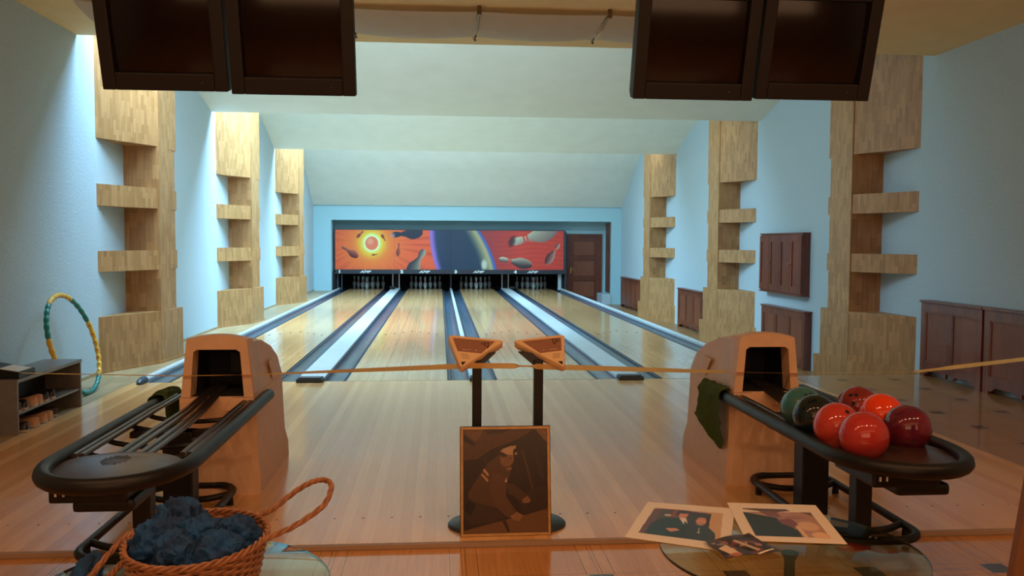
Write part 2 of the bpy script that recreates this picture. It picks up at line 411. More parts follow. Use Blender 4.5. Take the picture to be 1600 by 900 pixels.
# ------------------------------------------------------------------ pins
bp = nb(); prof = [(.0258, 0), (.033, .02), (.047, .06), (.0575, .1), (.0606, .115), (.0585, .14), (.049, .18), (.036, .21), (.0265, .235), (.0234, .254), (.0235, .27), (.0270, .30), (.0315, .33), (.0323, .345), (.029, .362), (.020, .376), (.006, .381)]
lathe(bp, prof, 20)
for f in bp.faces:
    z = f.calc_center_median().z
    f.material_index = 1 if (.222 < z < .244 or .262 < z < .285) else 0
pin0 = finish('bowling_pin', bp, [M_pinw, M_pinr], smooth=True)
first = True
for i, x in enumerate(LX):
    for r in range(4):
        for k in range(r + 1):
            p = pin0 if first else pin0.copy()
            if not first: COL.objects.link(p)
            first = False
            p.location = (x + (k - r / 2) * .3048, 18.0 + r * .264, 0)
            tag(p, 'white red-necked bowling pin standing at the end of the ' + ordn[i] + ' lane', 'bowling pin', 'bowling pins at the end of the ' + ordn[i] + ' lane')
# pit structure
b = nb(); B(b, -3.6, 3.6, 19.5, 19.6, -.2, 2.1); B(b, -3.62, -3.5, 17.25, 19.5, -.2, .55); B(b, 3.44, 3.55, 17.5, 19.5, LOW, 1.83)
B(b, -3.6, 3.6, 17.6, 19.6, .9, .95)
for x in (-1.71, 0, 1.71): B(b, x - .1 if x else -.04, x + .1 if x else .04, 18.1, 19.5, 0, .9)
S('wall_pit', b, M_pit)

# ------------------------------------------------------------------ printed art
def artgrid(name, P00, P10, P01, P11, nx, ny, img, mat, parent, bend=None):
    """img: (ny,nx,3) sRGB 0..1, row 0 on top; P01 top-left, P11 top-right, P00 bottom-left"""
    P00, P10, P01, P11 = map(np.array, (P00, P10, P01, P11))
    us = np.linspace(0, 1, nx); vs = np.linspace(1, 0, ny)
    Ug, Vg = np.meshgrid(us, vs)
    pts = ((1 - Ug) * (1 - Vg))[..., None] * P00 + (Ug * (1 - Vg))[..., None] * P10 + ((1 - Ug) * Vg)[..., None] * P01 + (Ug * Vg)[..., None] * P11
    if bend is not None: pts = bend(Ug, Vg, pts)
    idx = np.arange(nx * ny).reshape(ny, nx)
    faces = np.stack([idx[1:, :-1], idx[1:, 1:], idx[:-1, 1:], idx[:-1, :-1]], -1).reshape(-1, 4)
    me = bpy.data.meshes.new(name); me.from_pydata(pts.reshape(-1, 3).tolist(), [], faces.tolist())
    a = me.color_attributes.new('art', 'FLOAT_COLOR', 'POINT')
    c = np.clip(img, 0, 1); c = np.where(c <= .04045, c / 12.92, ((c + .055) / 1.055) ** 2.4)
    c = np.concatenate([c, np.ones(c.shape[:2] + (1,))], -1).astype(np.float32)
    a.data.foreach_set('color', c.reshape(-1)); me.materials.append(mat); me.update()
    o = bpy.data.objects.new(name, me); COL.objects.link(o); o.parent = parent
    return o
class Art:
    def __init__(s, x0, x1, y0, y1, nx, ny, col):
        s.X, s.Y = np.meshgrid(np.linspace(x0, x1, nx), np.linspace(y0, y1, ny)); s.I = np.ones((ny, nx, 3)) * np.array(col) / 255.
        s.rng = np.random.RandomState(3)
    def put(s, a, col):
        a = np.clip(a, 0, 1)[..., None]; s.I = s.I * (1 - a) + a * np.array(col) / 255.
    def ell(s, cx, cy, rx, ry, col, soft=1., rot=0, alpha=1):
        c, n = math.cos(rot), math.sin(rot); dx, dy = s.X - cx, s.Y - cy
        d = np.sqrt(((dx * c + dy * n) / rx) ** 2 + ((-dx * n + dy * c) / ry) ** 2)
        s.put(alpha * np.clip((1 - d) * min(rx, ry) / soft + .5, 0, 1), col)
    def poly(s, pts, col, alpha=1):
        ins = np.zeros(s.X.shape, bool); n = len(pts)
        for i in range(n):
            x1, y1 = pts[i]; x2, y2 = pts[(i + 1) % n]
            if y1 == y2: continue
            ins ^= ((y1 > s.Y) != (y2 > s.Y)) & (s.X < (x2 - x1) * (s.Y - y1) / (y2 - y1) + x1)
        s.put(ins * alpha, col)
    def pin(s, h, b_, w, light, dark, band=None, shade=1):
        hx, hy = h; bx, by = b_; L = math.hypot(bx - hx, by - hy); ux, uy = (bx - hx) / L, (by - hy) / L
        t = ((s.X - hx) * ux + (s.Y - hy) * uy) / L; d = (-(s.X - hx) * uy + (s.Y - hy) * ux)
        ts = [0, .04, .1, .2, .32, .45, .6, .72, .85, .95, 1.0]; rs = [0, .32, .48, .46, .30, .52, .92, 1, .86, .55, .3]
        r = np.interp(t, ts, rs, left=0, right=0) * w
        a = np.clip((r - np.abs(d)) / 2.5 + .5, 0, 1) * (r > 0)
        k = np.clip((d / (r + 1e-6) + 1) / 2 * shade + (t - .3) * .5, 0, 1)[..., None]
        c = (1 - k) * np.array(light) / 255. + k * np.array(dark) / 255.
        if band is not None:
            m = (((t > .27) & (t < .31)) | ((t > .34) & (t < .38)))[..., None]; c = np.where(m, np.array(band) / 255., c)
        s.I = s.I * (1 - a[..., None]) + a[..., None] * c
    def noise(s, amp, cell=1):
        ny, nx = s.X.shape; n = s.rng.rand(ny // cell + 2, nx // cell + 2)
        n = np.kron(n, np.ones((cell, cell)))[:ny, :nx]; s.I = s.I * (1 + amp * (n - .5))[..., None]

mask = thing('masking_unit', 'long orange and blue illustrated panel unit of flying pins above the lane ends', 'display panel', (0, 17.3, 0))
# left art: coordinates of a 1465 x 480 drawing
A = Art(60, 1525, 190, 670, 300, 100, (236, 92, 52))
dx, dy = A.X - 520, A.Y - 350; R_ = np.hypot(dx, dy); TH = np.arctan2(dy, dx)
A.put(.55 * np.clip(.5 + .5 * np.sin(TH * 34 + np.sin(TH * 9) * 2), 0, 1) ** 3 * np.clip((R_ - 180) / 400, 0, 1), (190, 60, 40))
A.put(np.exp(-((R_ / 330) ** 2)) * .9, (250, 150, 50)); A.put(np.exp(-((R_ / 170) ** 4)), (240, 225, 60)); A.put(np.exp(-((R_ / 115) ** 8)), (225, 250, 200))
A.ell(520, 352, 82, 82, (240, 120, 84), 6); A.ell(500, 330, 40, 40, (250, 170, 130), 30, alpha=.7)
A.pin((140, 385), (345, 520), 46, (222, 120, 84), (90, 30, 30)); A.pin((415, 205), (332, 285), 20, (180, 80, 40), (120, 40, 30))
A.pin((692, 325), (642, 245), 19, (200, 90, 40), (120, 40, 30)); A.pin((592, 487), (520, 494), 11, (180, 80, 40), (100, 40, 30))
A.pin((865, 345), (850, 510), 27, (200, 90, 70), (120, 40, 40)); A.pin((765, 250), (1165, 215), 74, (40, 44, 60), (22, 34, 56), None)
A.ell(785, 255, 26, 24, (196, 176, 170), 20, alpha=.7); A.pin((1190, 420), (985, 760), 84, (170, 160, 130), (50, 50, 60))
e = 1240 + (A.Y - 190) ** 2 / 2600.
A.put(np.clip((A.X - e) / 25, 0, 1), (150, 110, 200)); A.put(np.clip((A.X - e - 40) / 60, 0, 1), (26, 54, 84))
A.put(np.clip((A.X - 1310) / 220, 0, 1) * .5, (22, 44, 66)); A.put((np.abs(A.X - 803) < 2) * .4, (180, 70, 50)); A.noise(.05)
for nm_, x0, x1, AA in (('left_art_panel', -3.50, -.01, A), ('right_art_panel', .01, 3.47, None)):
    if AA is None:
        AA = Art(50, 1460, 205, 680, 300, 100, (206, 62, 52))
        AA.put(.5 * (np.sin(AA.Y / 9. + np.sin(AA.X / 140.) * 2) * .5 + .5) ** 2 * .8, (232, 84, 62)); AA.put(np.clip((900 - AA.X) / 500, 0, 1) * .8, (136, 52, 62))
        e = 400 + (AA.Y - 205) * .68 - (AA.Y - 205) ** 2 / 2100.
        AA.put(np.clip((e - AA.X) / 14 + .5, 0, 1), (66, 98, 178)); AA.put(np.clip((e - 40 - AA.X) / 30 + .5, 0, 1), (176, 168, 120))
        AA.put(np.clip((e - 75 - AA.X) / 130, 0, 1), (26, 54, 78)); AA.ell(458, 620, 34, 60, (226, 226, 200), 26, alpha=.8)
        AA.pin((790, 355), (1370, 190), 100, (200, 200, 170), (120, 100, 100), (220, 80, 60), .6); AA.ell(805, 335, 36, 62, (40, 26, 34), 34, .4, .8)
        AA.pin((640, 545), (1060, 625), 66, (206, 204, 172), (60, 44, 52), (214, 70, 60)); AA.pin((1405, 355), (1235, 610), 52, (222, 170, 150), (90, 50, 56), (230, 80, 70))
        AA.noise(.05)
    artgrid(nm_, (x0, 0, .63), (x1, 0, .63), (x0, 0, 1.83), (x1, 0, 1.83), 300, 100, AA.I, M_art, mask)
b = nb(); B(b, -3.53, 3.50, .006, .12, .60, 1.85); finish('backing_board', b, M_slate, mask)
b = nb(); B(b, -3.50, 3.49, -.03, .12, .50, .628); finish('sign_band', b, M_slate, mask)
b = nb(); B(b, 3.48, 3.53, -.02, .1, .50, 1.84); B(b, 3.52, 3.56, .05, .12, -.1, 1.8); finish('edge_post', b, M_capend, mask)
def text(s, x, z, size, parent, name, sx=1, shear=0, off=.0, y=-.034):
    cu = bpy.data.curves.new('t', 'FONT'); cu.body = s; cu.size = size; cu.align_x = 'CENTER'; cu.extrude = .002; cu.offset = off; cu.shear = shear
    o = bpy.data.objects.new('t', cu); COL.objects.link(o)
    bpy.context.view_layer.update(); dg = bpy.context.evaluated_depsgraph_get()
    me = bpy.data.meshes.new_from_object(o.evaluated_get(dg)); bpy.data.objects.remove(o)
    for v in me.vertices: v.co = Vector((v.co.x * sx, -v.co.z, v.co.y))
    me.materials.clear(); me.materials.append(M_ink)
    q = bpy.data.objects.new(name, me); COL.objects.link(q); q.parent = parent; q.location = (x, y, z); return q
# numbers and the letters of the sign (positions read off the band)
for s, x in (('1', -3.37), ('2', -1.50), ('3', .14), ('4', 1.97)): text(s, x, .525, .125, mask, 'lane_number', 1.25, 0, .008)
for x in (-2.6, -.82, .83, 2.5):
    o = text('AMF', x, .532, .092, mask, 'logo', 1.75, .25, .003)
    b = nb()
    for k in range(3): B(b, x - .035 + k * .03, x - .018 + k * .03, -.038, -.034, .604 + (.006 if k == 1 else 0), .614 + (.006 if k == 1 else 0))
    finish('logo', b, M_ink, mask)
for i, (x, dark) in enumerate(((-1.78, 1), (1.88, 1))):
    b = nb(); B(b, -.08, .08, -.05, .06, 0, .085, .008); B(b, -.05, .05, -.056, -.05, .02, .06)
    o = finish('sensor_box', b, M_blk); o.location = (x, 17.2, .036)
    tag(o, ['small black box at the far end of the left wide divider', 'small black box at the far end of the right wide divider'][i], 'box')
for i, x in enumerate((-1.71, 1.71)):
    t = thing('steel_post_pair', ['pair of slim steel posts between pin decks one and two', 'pair of slim steel posts between pin decks three and four'][i], 'post', (x, 17.95, 0))
    for d in (-.1, .1):
        b = nb(); B(b, d - .014, d + .014, 0, .03, 0, .5); B(b, d - .02, d + .02, -.005, .035, .035, .05); finish('post', b, M_steel, t)
for i, (x, w) in enumerate(((-3.45, .05), (-3.33, .03), (0, .035), (3.38, .1))):
    b = nb(); B(b, -w / 2, w / 2, 0, .1, 0, .5); B(b, -w / 2 - .006, w / 2 + .006, -.008, .1, .0, .012); o = finish('pit_post', b, M_cap if i == 3 else M_capend); o.location = (x, 17.5 if i != 2 else 17.96, .0 if i != 2 else .03)
    tag(o, ['dark post at the left end of the pin pits', 'slim dark post left of the first pins', 'slim dark post between the middle two pin decks', 'pale post at the right end of the pin pits'][i], 'post')

# ------------------------------------------------------------------ door in the recess
def mk_door():
    d = bpy.data.objects.new('door_1', None); COL.objects.link(d); d.location = (4.2, 17.84, LOW); d['kind'] = 'structure'
    b = nb(); B(b, -.56, -.47, -.05, .02, 0, 2.08); B(b, .47, .56, -.05, .02, 0, 2.08); B(b, -.56, .56, -.05, .02, 2.08, 2.17); finish('door_frame', b, M_door, d)
    b = nb(); B(b, -.47, .47, -.01, .02, 0, 2.08)
    for x0, x1 in ((-.47, -.36), (.36, .47)): B(b, x0, x1, -.03, -.01, 0, 2.08)
    for z0, z1 in ((0, .16), (.70, .82), (1.34, 1.46), (1.96, 2.08)): B(b, -.36, .36, -.03, -.01, z0, z1)
    finish('door_leaf', b, M_door, d)
    b = nb()
    for z0, z1 in ((.19, .67), (.85, 1.31), (1.49, 1.93)): B(b, -.33, .33, -.02, -.01, z0, z1, .008)
    finish('door_panel', b, M_mahp, d)
    b = nb(); B(b, -.44, -.41, -.04, -.03, .93, 1.13); tube(b, [(-.425, -.03, 1.05), (-.425, -.08, 1.05), (-.33, -.08, 1.05)], .009, 8); finish('door_handle', b, M_brass, d)
mk_door()
# ------------------------------------------------------------------ mahogany radiator covers and cabinet on the right wall (local frame: depth +x to the wall, along y)
def cover(y0, y1, z0, z1, n, label, dep=.12, feet=True):
    t = thing('radiator_cover', label, 'radiator cover', (XR - dep, (y0 + y1) / 2, z0)); L = (y1 - y0) / 2; H = z1 - z0
    b = nb(); st = .09; w = (2 * L - st) / n
    for k in range(n + 1):
        yc = -L + st / 2 + k * w; B(b, .001, .03, yc - st / 2, yc + st / 2, 0 if k in (0, n) else .08, H - .1)
    B(b, 0, .03, -L + .0, L, H - .1, H)
    # bottom rail with arched feet cut-outs
    for k in range(n):
        ya, yb = -L + st + k * w, -L + k * w + w
        m_ = (yb - ya)
        prism(b, [(0, ya, .17), (0, ya, .03), (0, ya + .10 * m_, .03), (0, ya + .22 * m_, .07), (0, yb - .22 * m_, .07), (0, yb - .1 * m_, .03), (0, yb, .03), (0, yb, .17)], (.03, 0, 0))
    B(b, .03, dep, -L, -L + .02, 0, H); B(b, .03, dep, L - .02, L, 0, H)
    finish('frame', b, M_mah, t)
    for k in range(n):
        ya, yb = -L + st + k * w, -L + k * w + w
        b = nb(); B(b, .014, .022, ya, yb, .17, H - .1)
        for zz in (.17, H - .115): B(b, .004, .014, ya, yb, zz, zz + .015)
        B(b, .004, .014, ya, ya + .015, .17, H - .1); B(b, .004, .014, yb - .015, yb, .17, H - .1)
        finish('panel', b, M_mahp, t)
    b = nb(); B(b, -.025, dep, -L - .02, L + .0, H, H + .025, .006); finish('top_board', b, M_mah, t)
cover(-.98, .12, 0, .83, 2, 'long low mahogany radiator cover beside the nearest right pillar')
cover(-2.30, -1.02, 0, .83, 2, 'low mahogany radiator cover cut by the right edge of the photo')
cover(3.25, 4.98, LOW, .44, 3, 'mahogany radiator cover on the floor under the wall cabinet')
cover(8.36, 10.14, LOW, .44, 3, 'mahogany radiator cover between the middle and farthest right pillars')
cover(13.8, 16.4, LOW, .44, 4, 'farthest mahogany radiator cover near the back wall')
def cabinet():
    y0, y1, z0, z1 = 3.36, 5.05, .70, 1.63; D = .14
    t = thing('wall_cabinet', 'mahogany wall cabinet with four narrow doors hanging on the right wall', 'cabinet', (XR - D, (y0 + y1) / 2, z0)); L = (y1 - y0) / 2; H = z1 - z0
    b = nb(); B(b, .02, D, -L, L, 0, H); B(b, 0, D, -L - .01, L + .01, -.02, .0); B(b, 0, D, -L - .01, L + .01, H, H + .02); finish('body', b, M_mah, t)
    w = 2 * L / 4
    for k in range(4):
        ya, yb = -L + k * w + .004, -L + (k + 1) * w - .004
        d = None; b = nb(); s_ = .07
        B(b, -.005, .02, ya, ya + s_, .02, H - .02); B(b, -.005, .02, yb - s_, yb, .02, H - .02); B(b, -.005, .02, ya + s_, yb - s_, .02, .12); B(b, -.005, .02, ya + s_, yb - s_, H - .12, H - .02)
        B(b, .008, .02, ya + s_, yb - s_, .12, H - .12)
        d = finish('door', b, M_mah, t)
        ky = ya + .03 if k in (1, 3) else yb - .03
        b = nb(); tube(b, [(-.005, ky, H * .5), (-.016, ky, H * .5), (-.03, ky, H * .5)], [.006, .006, .014], 10); finish('knob', b, M_brass, d, smooth=True)
cabinet()

# ------------------------------------------------------------------ small ceiling domes on the last vault
for i, (x, y, z) in enumerate(((-2.16, 16.35, 3.06), (.66, 16.38, 3.05), (3.38, 16.38, 3.04))):
    b = nb(); lathe(b, [(.02, .10), (.06, .085), (.06, .06), (.045, .03), (.03, .01), (.012, 0)], 16); o = finish('ceiling_spotlight', b, M_white, smooth=True); o.location = (x, y - .02, z - .02); o.rotation_euler = (-.5, 0, 0)
    tag(o, ['small white spotlight on the last vault, left one', 'small white spotlight on the last vault, middle one', 'small white spotlight on the last vault, right one'][i], 'ceiling light')

# ------------------------------------------------------------------ fabric diffusers under near ceiling
xs = [-3.55, -2.37, -1.18, 0, 1.19, 2.37]
plc = ['leftmost, beyond the left monitors', 'above the outer left monitor', 'just left of centre beside the left monitors', 'in the middle between the monitors', 'beside and above the right monitors']
for i in range(5):
    xa, xb = xs[i] + .012, xs[i + 1] - .012; xc = (xa + xb) / 2
    t = thing('fabric_ceiling_light', 'white sagging fabric ceiling light panel, ' + plc[i], 'ceiling light', (xc, -.9, 3.5))
    b = nb(); nx, ny = 16, 10; g = []
    for j in range(ny + 1):
        row = []
        for k in range(nx + 1):
            u, v = k / nx * 2 - 1, j / ny
            sag = .035 * (1 - u * u) * (.3 + .7 * v) + .05 * math.sin(math.pi * v)
            row.append(b.verts.new((u * (xb - xa) / 2, -.38 + v * .82, .06 - sag - .03 * v)))
        g.append(row)
    for j in range(ny):
        for k in range(nx): b.faces.new((g[j][k], g[j][k + 1], g[j + 1][k + 1], g[j + 1][k]))
    bmesh.ops.solidify(b, geom=b.faces[:], thickness=.003)
    finish('fabric_sheet', b, M_fab, t, smooth=True)
    xr = (xb - xa) / 2 + .012
    b = nb(); tube(b, [(xr, -.43, .1), (xr, -.43, .05), (xr - (.04 if i == 3 else 0), .0, .0), (xr - (.02 if i < 4 else 0), .42, .02), (xr, .47, .0)], .014, 8); tube(b, [(xr, -.43, .02), (xr, -.43, .1)], .02, 8)
    tube(b, [(xr, .43, .02), (xr, .44, .1)], .012, 8); finish('bracket', b, M_brk, t, smooth=True)

# ------------------------------------------------------------------ hanging monitors
def monitor(x0, x1, zb, label):
    w = x1 - x0; tl = math.radians(17)
    t = thing('hanging_monitor', label, 'monitor', ((x0 + x1) / 2, -4.9, zb)); t.rotation_euler = (tl, 0, 0)
    h = .54; bz, bb, bt = .062, .082, .06
    b = nb(); o_ = w / 2
    # bezel as four bars round the tube, then the tapering back of the set
    for a in ((-o_, -o_ + bz, 0, h), (o_ - bz, o_, 0, h), (-o_ + bz, o_ - bz, 0, bb), (-o_ + bz, o_ - bz, h - bt, h)):
        B(b, a[0], a[1], -.02, .05, a[2], a[3], .006)
    secs = [(.04, 1, 0), (.16, .94, .02), (.26, .72, .07), (.40, .5, .1)]
    prev = None
    for yy, sc, dz in secs:
        r = [b.verts.new((sx * o_ * sc, yy, z)) for sx, z in ((-1, dz), (1, dz), (1, h - dz * 1.6), (-1, h - dz * 1.6))]
        if prev:
            for k in range(4): b.faces.new((prev[k], prev[(k + 1) % 4], r[(k + 1) % 4], r[k]))
        else: b.faces.new(r)
        prev = r
    b.faces.new(prev); finish('casing', b, M_tv, t)
    b = nb(); nx = 12; g = []
    for j in range(nx + 1):
        row = []
        for k in range(nx + 1):
            u, v = k / nx * 2 - 1, j / nx * 2 - 1
            row.append(b.verts.new((u * (o_ - bz), .012 - .016 * (1 - .5 * u * u - .5 * v * v), bb + (v + 1) / 2 * (h - bb - bt))))
        g.append(row)
    for j in range(nx):
        for k in range(nx): b.faces.new((g[j][k], g[j][k + 1], g[j + 1][k + 1], g[j + 1][k]))
    finish('screen', b, M_scr, t, smooth=True)
    b = nb(); lathe(b, [(.003, 0), (.003, .002)], 8, (o_ * .6, -.021, bb * .5)); finish('power_light', b, M_steel, t)
    top = 3.6 - zb; Ri = Matrix.Rotation(-tl, 3, 'X')
    b = nb(); p1 = Vector((0, .22, .44)); p2 = Ri @ (Matrix.Rotation(tl, 3, 'X') @ p1 + Vector((0, 0, 0)))
    wl = Matrix.Rotation(tl, 3, 'X') @ p1
    e = Ri @ Vector((0, wl.y, top)); tube(b, [p1, e], .022, 10); tube(b, [e - (Ri @ Vector((0, 0, .02))), e], .07, 12)
    finish('ceiling_mount', b, M_tv, t)
monitor(-1.947, -1.366, 2.20, 'dark hanging monitor at far left of the four')
monitor(-1.350, -.760, 2.19, 'dark hanging monitor second from left')
monitor(.607, 1.219, 2.205, 'dark hanging monitor third from left')
monitor(1.234, 1.83, 2.215, 'dark hanging monitor at far right of the four')

# ------------------------------------------------------------------ ball returns
def ball_return(side, label):
    X = 1.69 * side
    t = thing('ball_return', label, 'ball return', (X, -4.1, 0)); h = .055 * (-side)   # hood leans a little inwards
    ya = lambda y: y + 4.1
    # base housing
    b = nb()
    secs = [(0, -.235, .235, -.03, .98), (.10, -.235, .235, -.03, .96), (.2, -.22, .22, -.02, .92), (.5, -.21, .21, .0, .90), (.575, -.21, .21, .0, .9)]
    def ring(z, x0, x1, y0, y1):
        c = .03; return [b.verts.new(p) for p in ((h + x0 + c, y0, z), (h + x1 - c, y0, z), (h + x1, y0 + c, z), (h + x1, y1 - c, z), (h + x1 - c, y1, z), (h + x0 + c, y1, z), (h + x0, y1 - c, z), (h + x0, y0 + c, z))]
    prev = None
    for z, x0, x1, y0, y1 in secs:
        r = ring(z, x0, x1, y0, y1)
        if prev:
            for k in range(8): b.faces.new((prev[k], prev[(k + 1) % 8], r[(k + 1) % 8], r[k]))
        else: b.faces.new(r)
        prev = r
    b.faces.new(prev)
    finish('base_housing', b, M_house, t, smooth=True, sharp=30)
    # notched collar below opening
    for q in (-1, 1):
        b = nb(); prism(b, [(h + q * .210, -.040, .50), (h + q * .210, -.040, .573), (h + q * .085, -.040, .573), (h + q * .045, -.040, .50)], (0, .05, 0)); finish('opening_lip', b, M_house, t)
    # hood : front frame with opening and curved shell behind
    b = nb(); n = 12
    def outer(y, zt, hw_t, hw_b, crown):
        P = [(-hw_b, y, .575)]
        for k in range(n + 1):
            u = -1 + 2 * k / n; P.append((hw_t * u, y, zt + crown * (1 - u * u)))
        P.append((hw_b, y, .575)); return P
    inner = [(-.152, .576)] + [(-.132 + .264 * k / n, .853 if 0 < k < n else .838) for k in range(n + 1)] + [(.152, .576)]
    fr = [b.verts.new((h + x, y, z)) for x, y, z in outer(-.03, .905, .170, .205, .03)]
    fr0 = [b.verts.new((h + x, -.03, z)) for x, z in inner]; fr1 = [b.verts.new((h + x, .09, z)) for x, z in inner]
    m_ = len(fr)
    for k in range(m_ - 1):
        b.faces.new((fr[k], fr[k + 1], fr0[k + 1], fr0[k])); b.faces.new((fr0[k], fr0[k + 1], fr1[k + 1], fr1[k]))
    prev = fr
    for y, zt, hw, hwb, cr in ((.0, .912, .175, .208, .03), (.09, .905, .178, .208, .03), (.10, .885, .172, .203, .028), (.35, .865, .178, .203, .026), (.6, .80, .185, .203, .022), (.8, .71, .19, .203, .016), (.9, .60, .195, .203, .006)):
        r = [b.verts.new((h + x, yy, z)) for x, yy, z in outer(y, zt, hw, hwb, cr)]
        for k in range(m_ - 1): b.faces.new((prev[k], prev[k + 1], r[k + 1], r[k]))
        prev = r
    b.faces.new(prev); finish('hood', b, M_house, t, smooth=True, sharp=35)
    b = nb()
    for a in ((-.160, -.153, .0, .42, .577, .84), (.153, .160, .0, .42, .577, .84), (-.160, .160, .41, .42, .577, .84), (-.160, .160, -.0, .42, .576, .580), (-.160, .160, .09, .42, .855, .86)):
        B(b, h + a[0], h + a[1], a[2], a[3], a[4], a[5])
    finish('tunnel', b, M_pit, t)
    b = nb(); B(b, h - .02, h + .05, .39, .40, .66, .78); finish('tunnel_flap', b, M_blk, t)
    # slot marker on the side
    b = nb(); s2 = -side
    prism(b, [(h + s2 * .209, .52, .60), (h + s2 * .209, .40, .72), (h + s2 * .209, .56, .73), (h + s2 * .209, .60, .60)], (s2 * .004, 0, 0)); finish('side_vent', b, M_house, t)
    # U tube
    a0 = ya(-3.84); yn = ya(-5.45); rx, ry = .292, .39
    pts = [(rx, a0, .54), (rx, (a0 + yn) / 2, .54), (rx, yn, .54)]
    arc = [(rx * math.cos(a) * (1 + .05 * math.sin(a) ** 2), yn - ry * math.sin(a), .54) for a in [math.pi * k / 16 for k in range(1, 16)]]
    pts = pts + arc + [(-rx, yn, .54), (-rx, (a0 + yn) / 2, .54), (-rx, a0, .54)]
    b = nb(); tube(b, pts, .034, 16)
    for sx in (-1, 1): tube(b, [(sx * rx, a0 - .001, .54), (sx * rx, a0 + .02, .54), (sx * rx, a0 + .03, .54)], [.034, .028, .01], 16)
    finish('bumper_tube', b, M_blk, t, smooth=True)
    for sx in (-.245, -.212, -.068, -.028, .028, .068, .212, .245):
        inn = abs(sx) < .1
        b = nb(); tube(b, [(sx * (.45 if inn else 1), .35 if inn else a0 - .05, .60 if inn else .552), (sx * (.8 if inn else 1), ya(-4.4), .552), (sx, ya(-4.8), .547), (sx, ya(-5.36), .545)], .012, 8, flat=(1.25, .9)); finish('track_rail', b, M_rail, t, smooth=True)
    for yy in (-4.35, -4.62, -4.95, -5.2):
        b = nb(); tube(b, catmull([(-.28, ya(yy), .53), (-.2, ya(yy), .50), (0, ya(yy) - .02, .485), (.2, ya(yy), .50), (.28, ya(yy), .53)], n=5), .013, 8); finish('cross_brace', b, M_blk, t, smooth=True)
    # tray
    b = nb(); c0 = ya(-5.50); nx, ny = 24, 14; rings = []
    for j in range(ny + 1):
        r = j / ny; ring_ = []
        for k in range(32):
            a = 2 * math.pi * k / 32; u, v = math.cos(a) * r, math.sin(a) * r
            z = .538 + .022 * (1 - r * r) + .02 * max(v, 0) * (r ** 2) * 1.2
            ring_.append(b.verts.new((u * .255, c0 + v * (.29 if v < 0 else .13), z)))
        rings.append(ring_)
    for j in range(ny):
        for k in range(32):
            if j == 0: continue
            b.faces.new((rings[j][k], rings[j][(k + 1) % 32], rings[j + 1][(k + 1) % 32], rings[j + 1][k]))
    b.faces.new(rings[1])
    for v in rings[0]: b.verts.remove(v)
    bot = [b.verts.new((v.co.x, v.co.y, .51)) for v in rings[-1]]
    for k in range(32): b.faces.new((rings[-1][k], rings[-1][(k + 1) % 32], bot[(k + 1) % 32], bot[k]))
    b.faces.new(bot); tr = finish('nose_tray', b, M_tray, t, smooth=True)
    b = nb()
    for i in range(9):
        for j in range(8):
            if abs(i - 4) + abs(j - 3.5) < 6: lathe(b, [(.0035, 0), (.0035, .002)], 6, (-.02 + (i - 4) * .012, c0 + (j - 3.5) * .02, .559))
    finish('vent_holes', b, M_pit, tr)
    # under box
    b = nb(); B(b, -.20, .10, c0 - .22, c0 + .15, .44, .51, .012); B(b, -.08 if side > 0 else -.12, .16 if side > 0 else .12, c0 - .2, c0 + .05, .395, .45, .02); finish('switch_box', b, M_blk, t)
    for d in (-.17, -.14):
        b = nb(); B(b, d - .004, d + .004, c0 - .223, c0 - .219, .47, .49)
        finish('switch_mark', b, M_white, t)
    # posts
    b = nb(); B(b, -.04, .04, ya(-5.26), ya(-5.18), .0, .51, .006); finish('post', b, M_blk, t)
    b = nb(); B(b, -.075, .075, ya(-4.72), ya(-4.60), .0, .50, .008); B(b, -.24, .24, ya(-4.70), ya(-4.62), .47, .50); finish('post', b, M_blk, t)
    # foot frame
    b = nb(); fx = .07 * side; w2, r_ = .235, .14; y0, y1 = ya(-5.30), ya(-4.12); pts = []
    for cx, cy, a0_ in ((fx + w2 - r_, y1 - r_, 0), (fx - w2 + r_, y1 - r_, 90), (fx - w2 + r_, y0 + r_, 180), (fx + w2 - r_, y0 + r_, 270)):
        for k in range(6):
            a = math.radians(a0_ + 18 * k); pts.append((cx + r_ * math.cos(a), cy + r_ * math.sin(a), .06))
    tube(b, pts, .021, 12, closed=True); finish('foot_frame', b, M_blk, t, smooth=True)
    for yy in (-4.35, -5.10):
        b = nb(); tube(b, catmull([(fx - w2, ya(yy) + .04, .06), (fx - .1, ya(yy) - .02, .05), (fx + .1, ya(yy) - .02, .05), (fx + w2, ya(yy) + .04, .06)], n=5), .018, 10); finish('foot_brace', b, M_blk, t, smooth=True)
    for sx in (-1, 1):
        for yy in (y0 + .2, y1 - .2): b = nb(); lathe(b, [(.02, 0), (.018, .045)], 10, (fx + sx * w2, yy, .0)); finish('rubber_foot', b, M_blk, t)
    return t
ball_return(-1, 'empty black ball return rack with tan hood, on the left')
ball_return(1, 'tan-hooded ball return rack holding bowling balls, on the right')

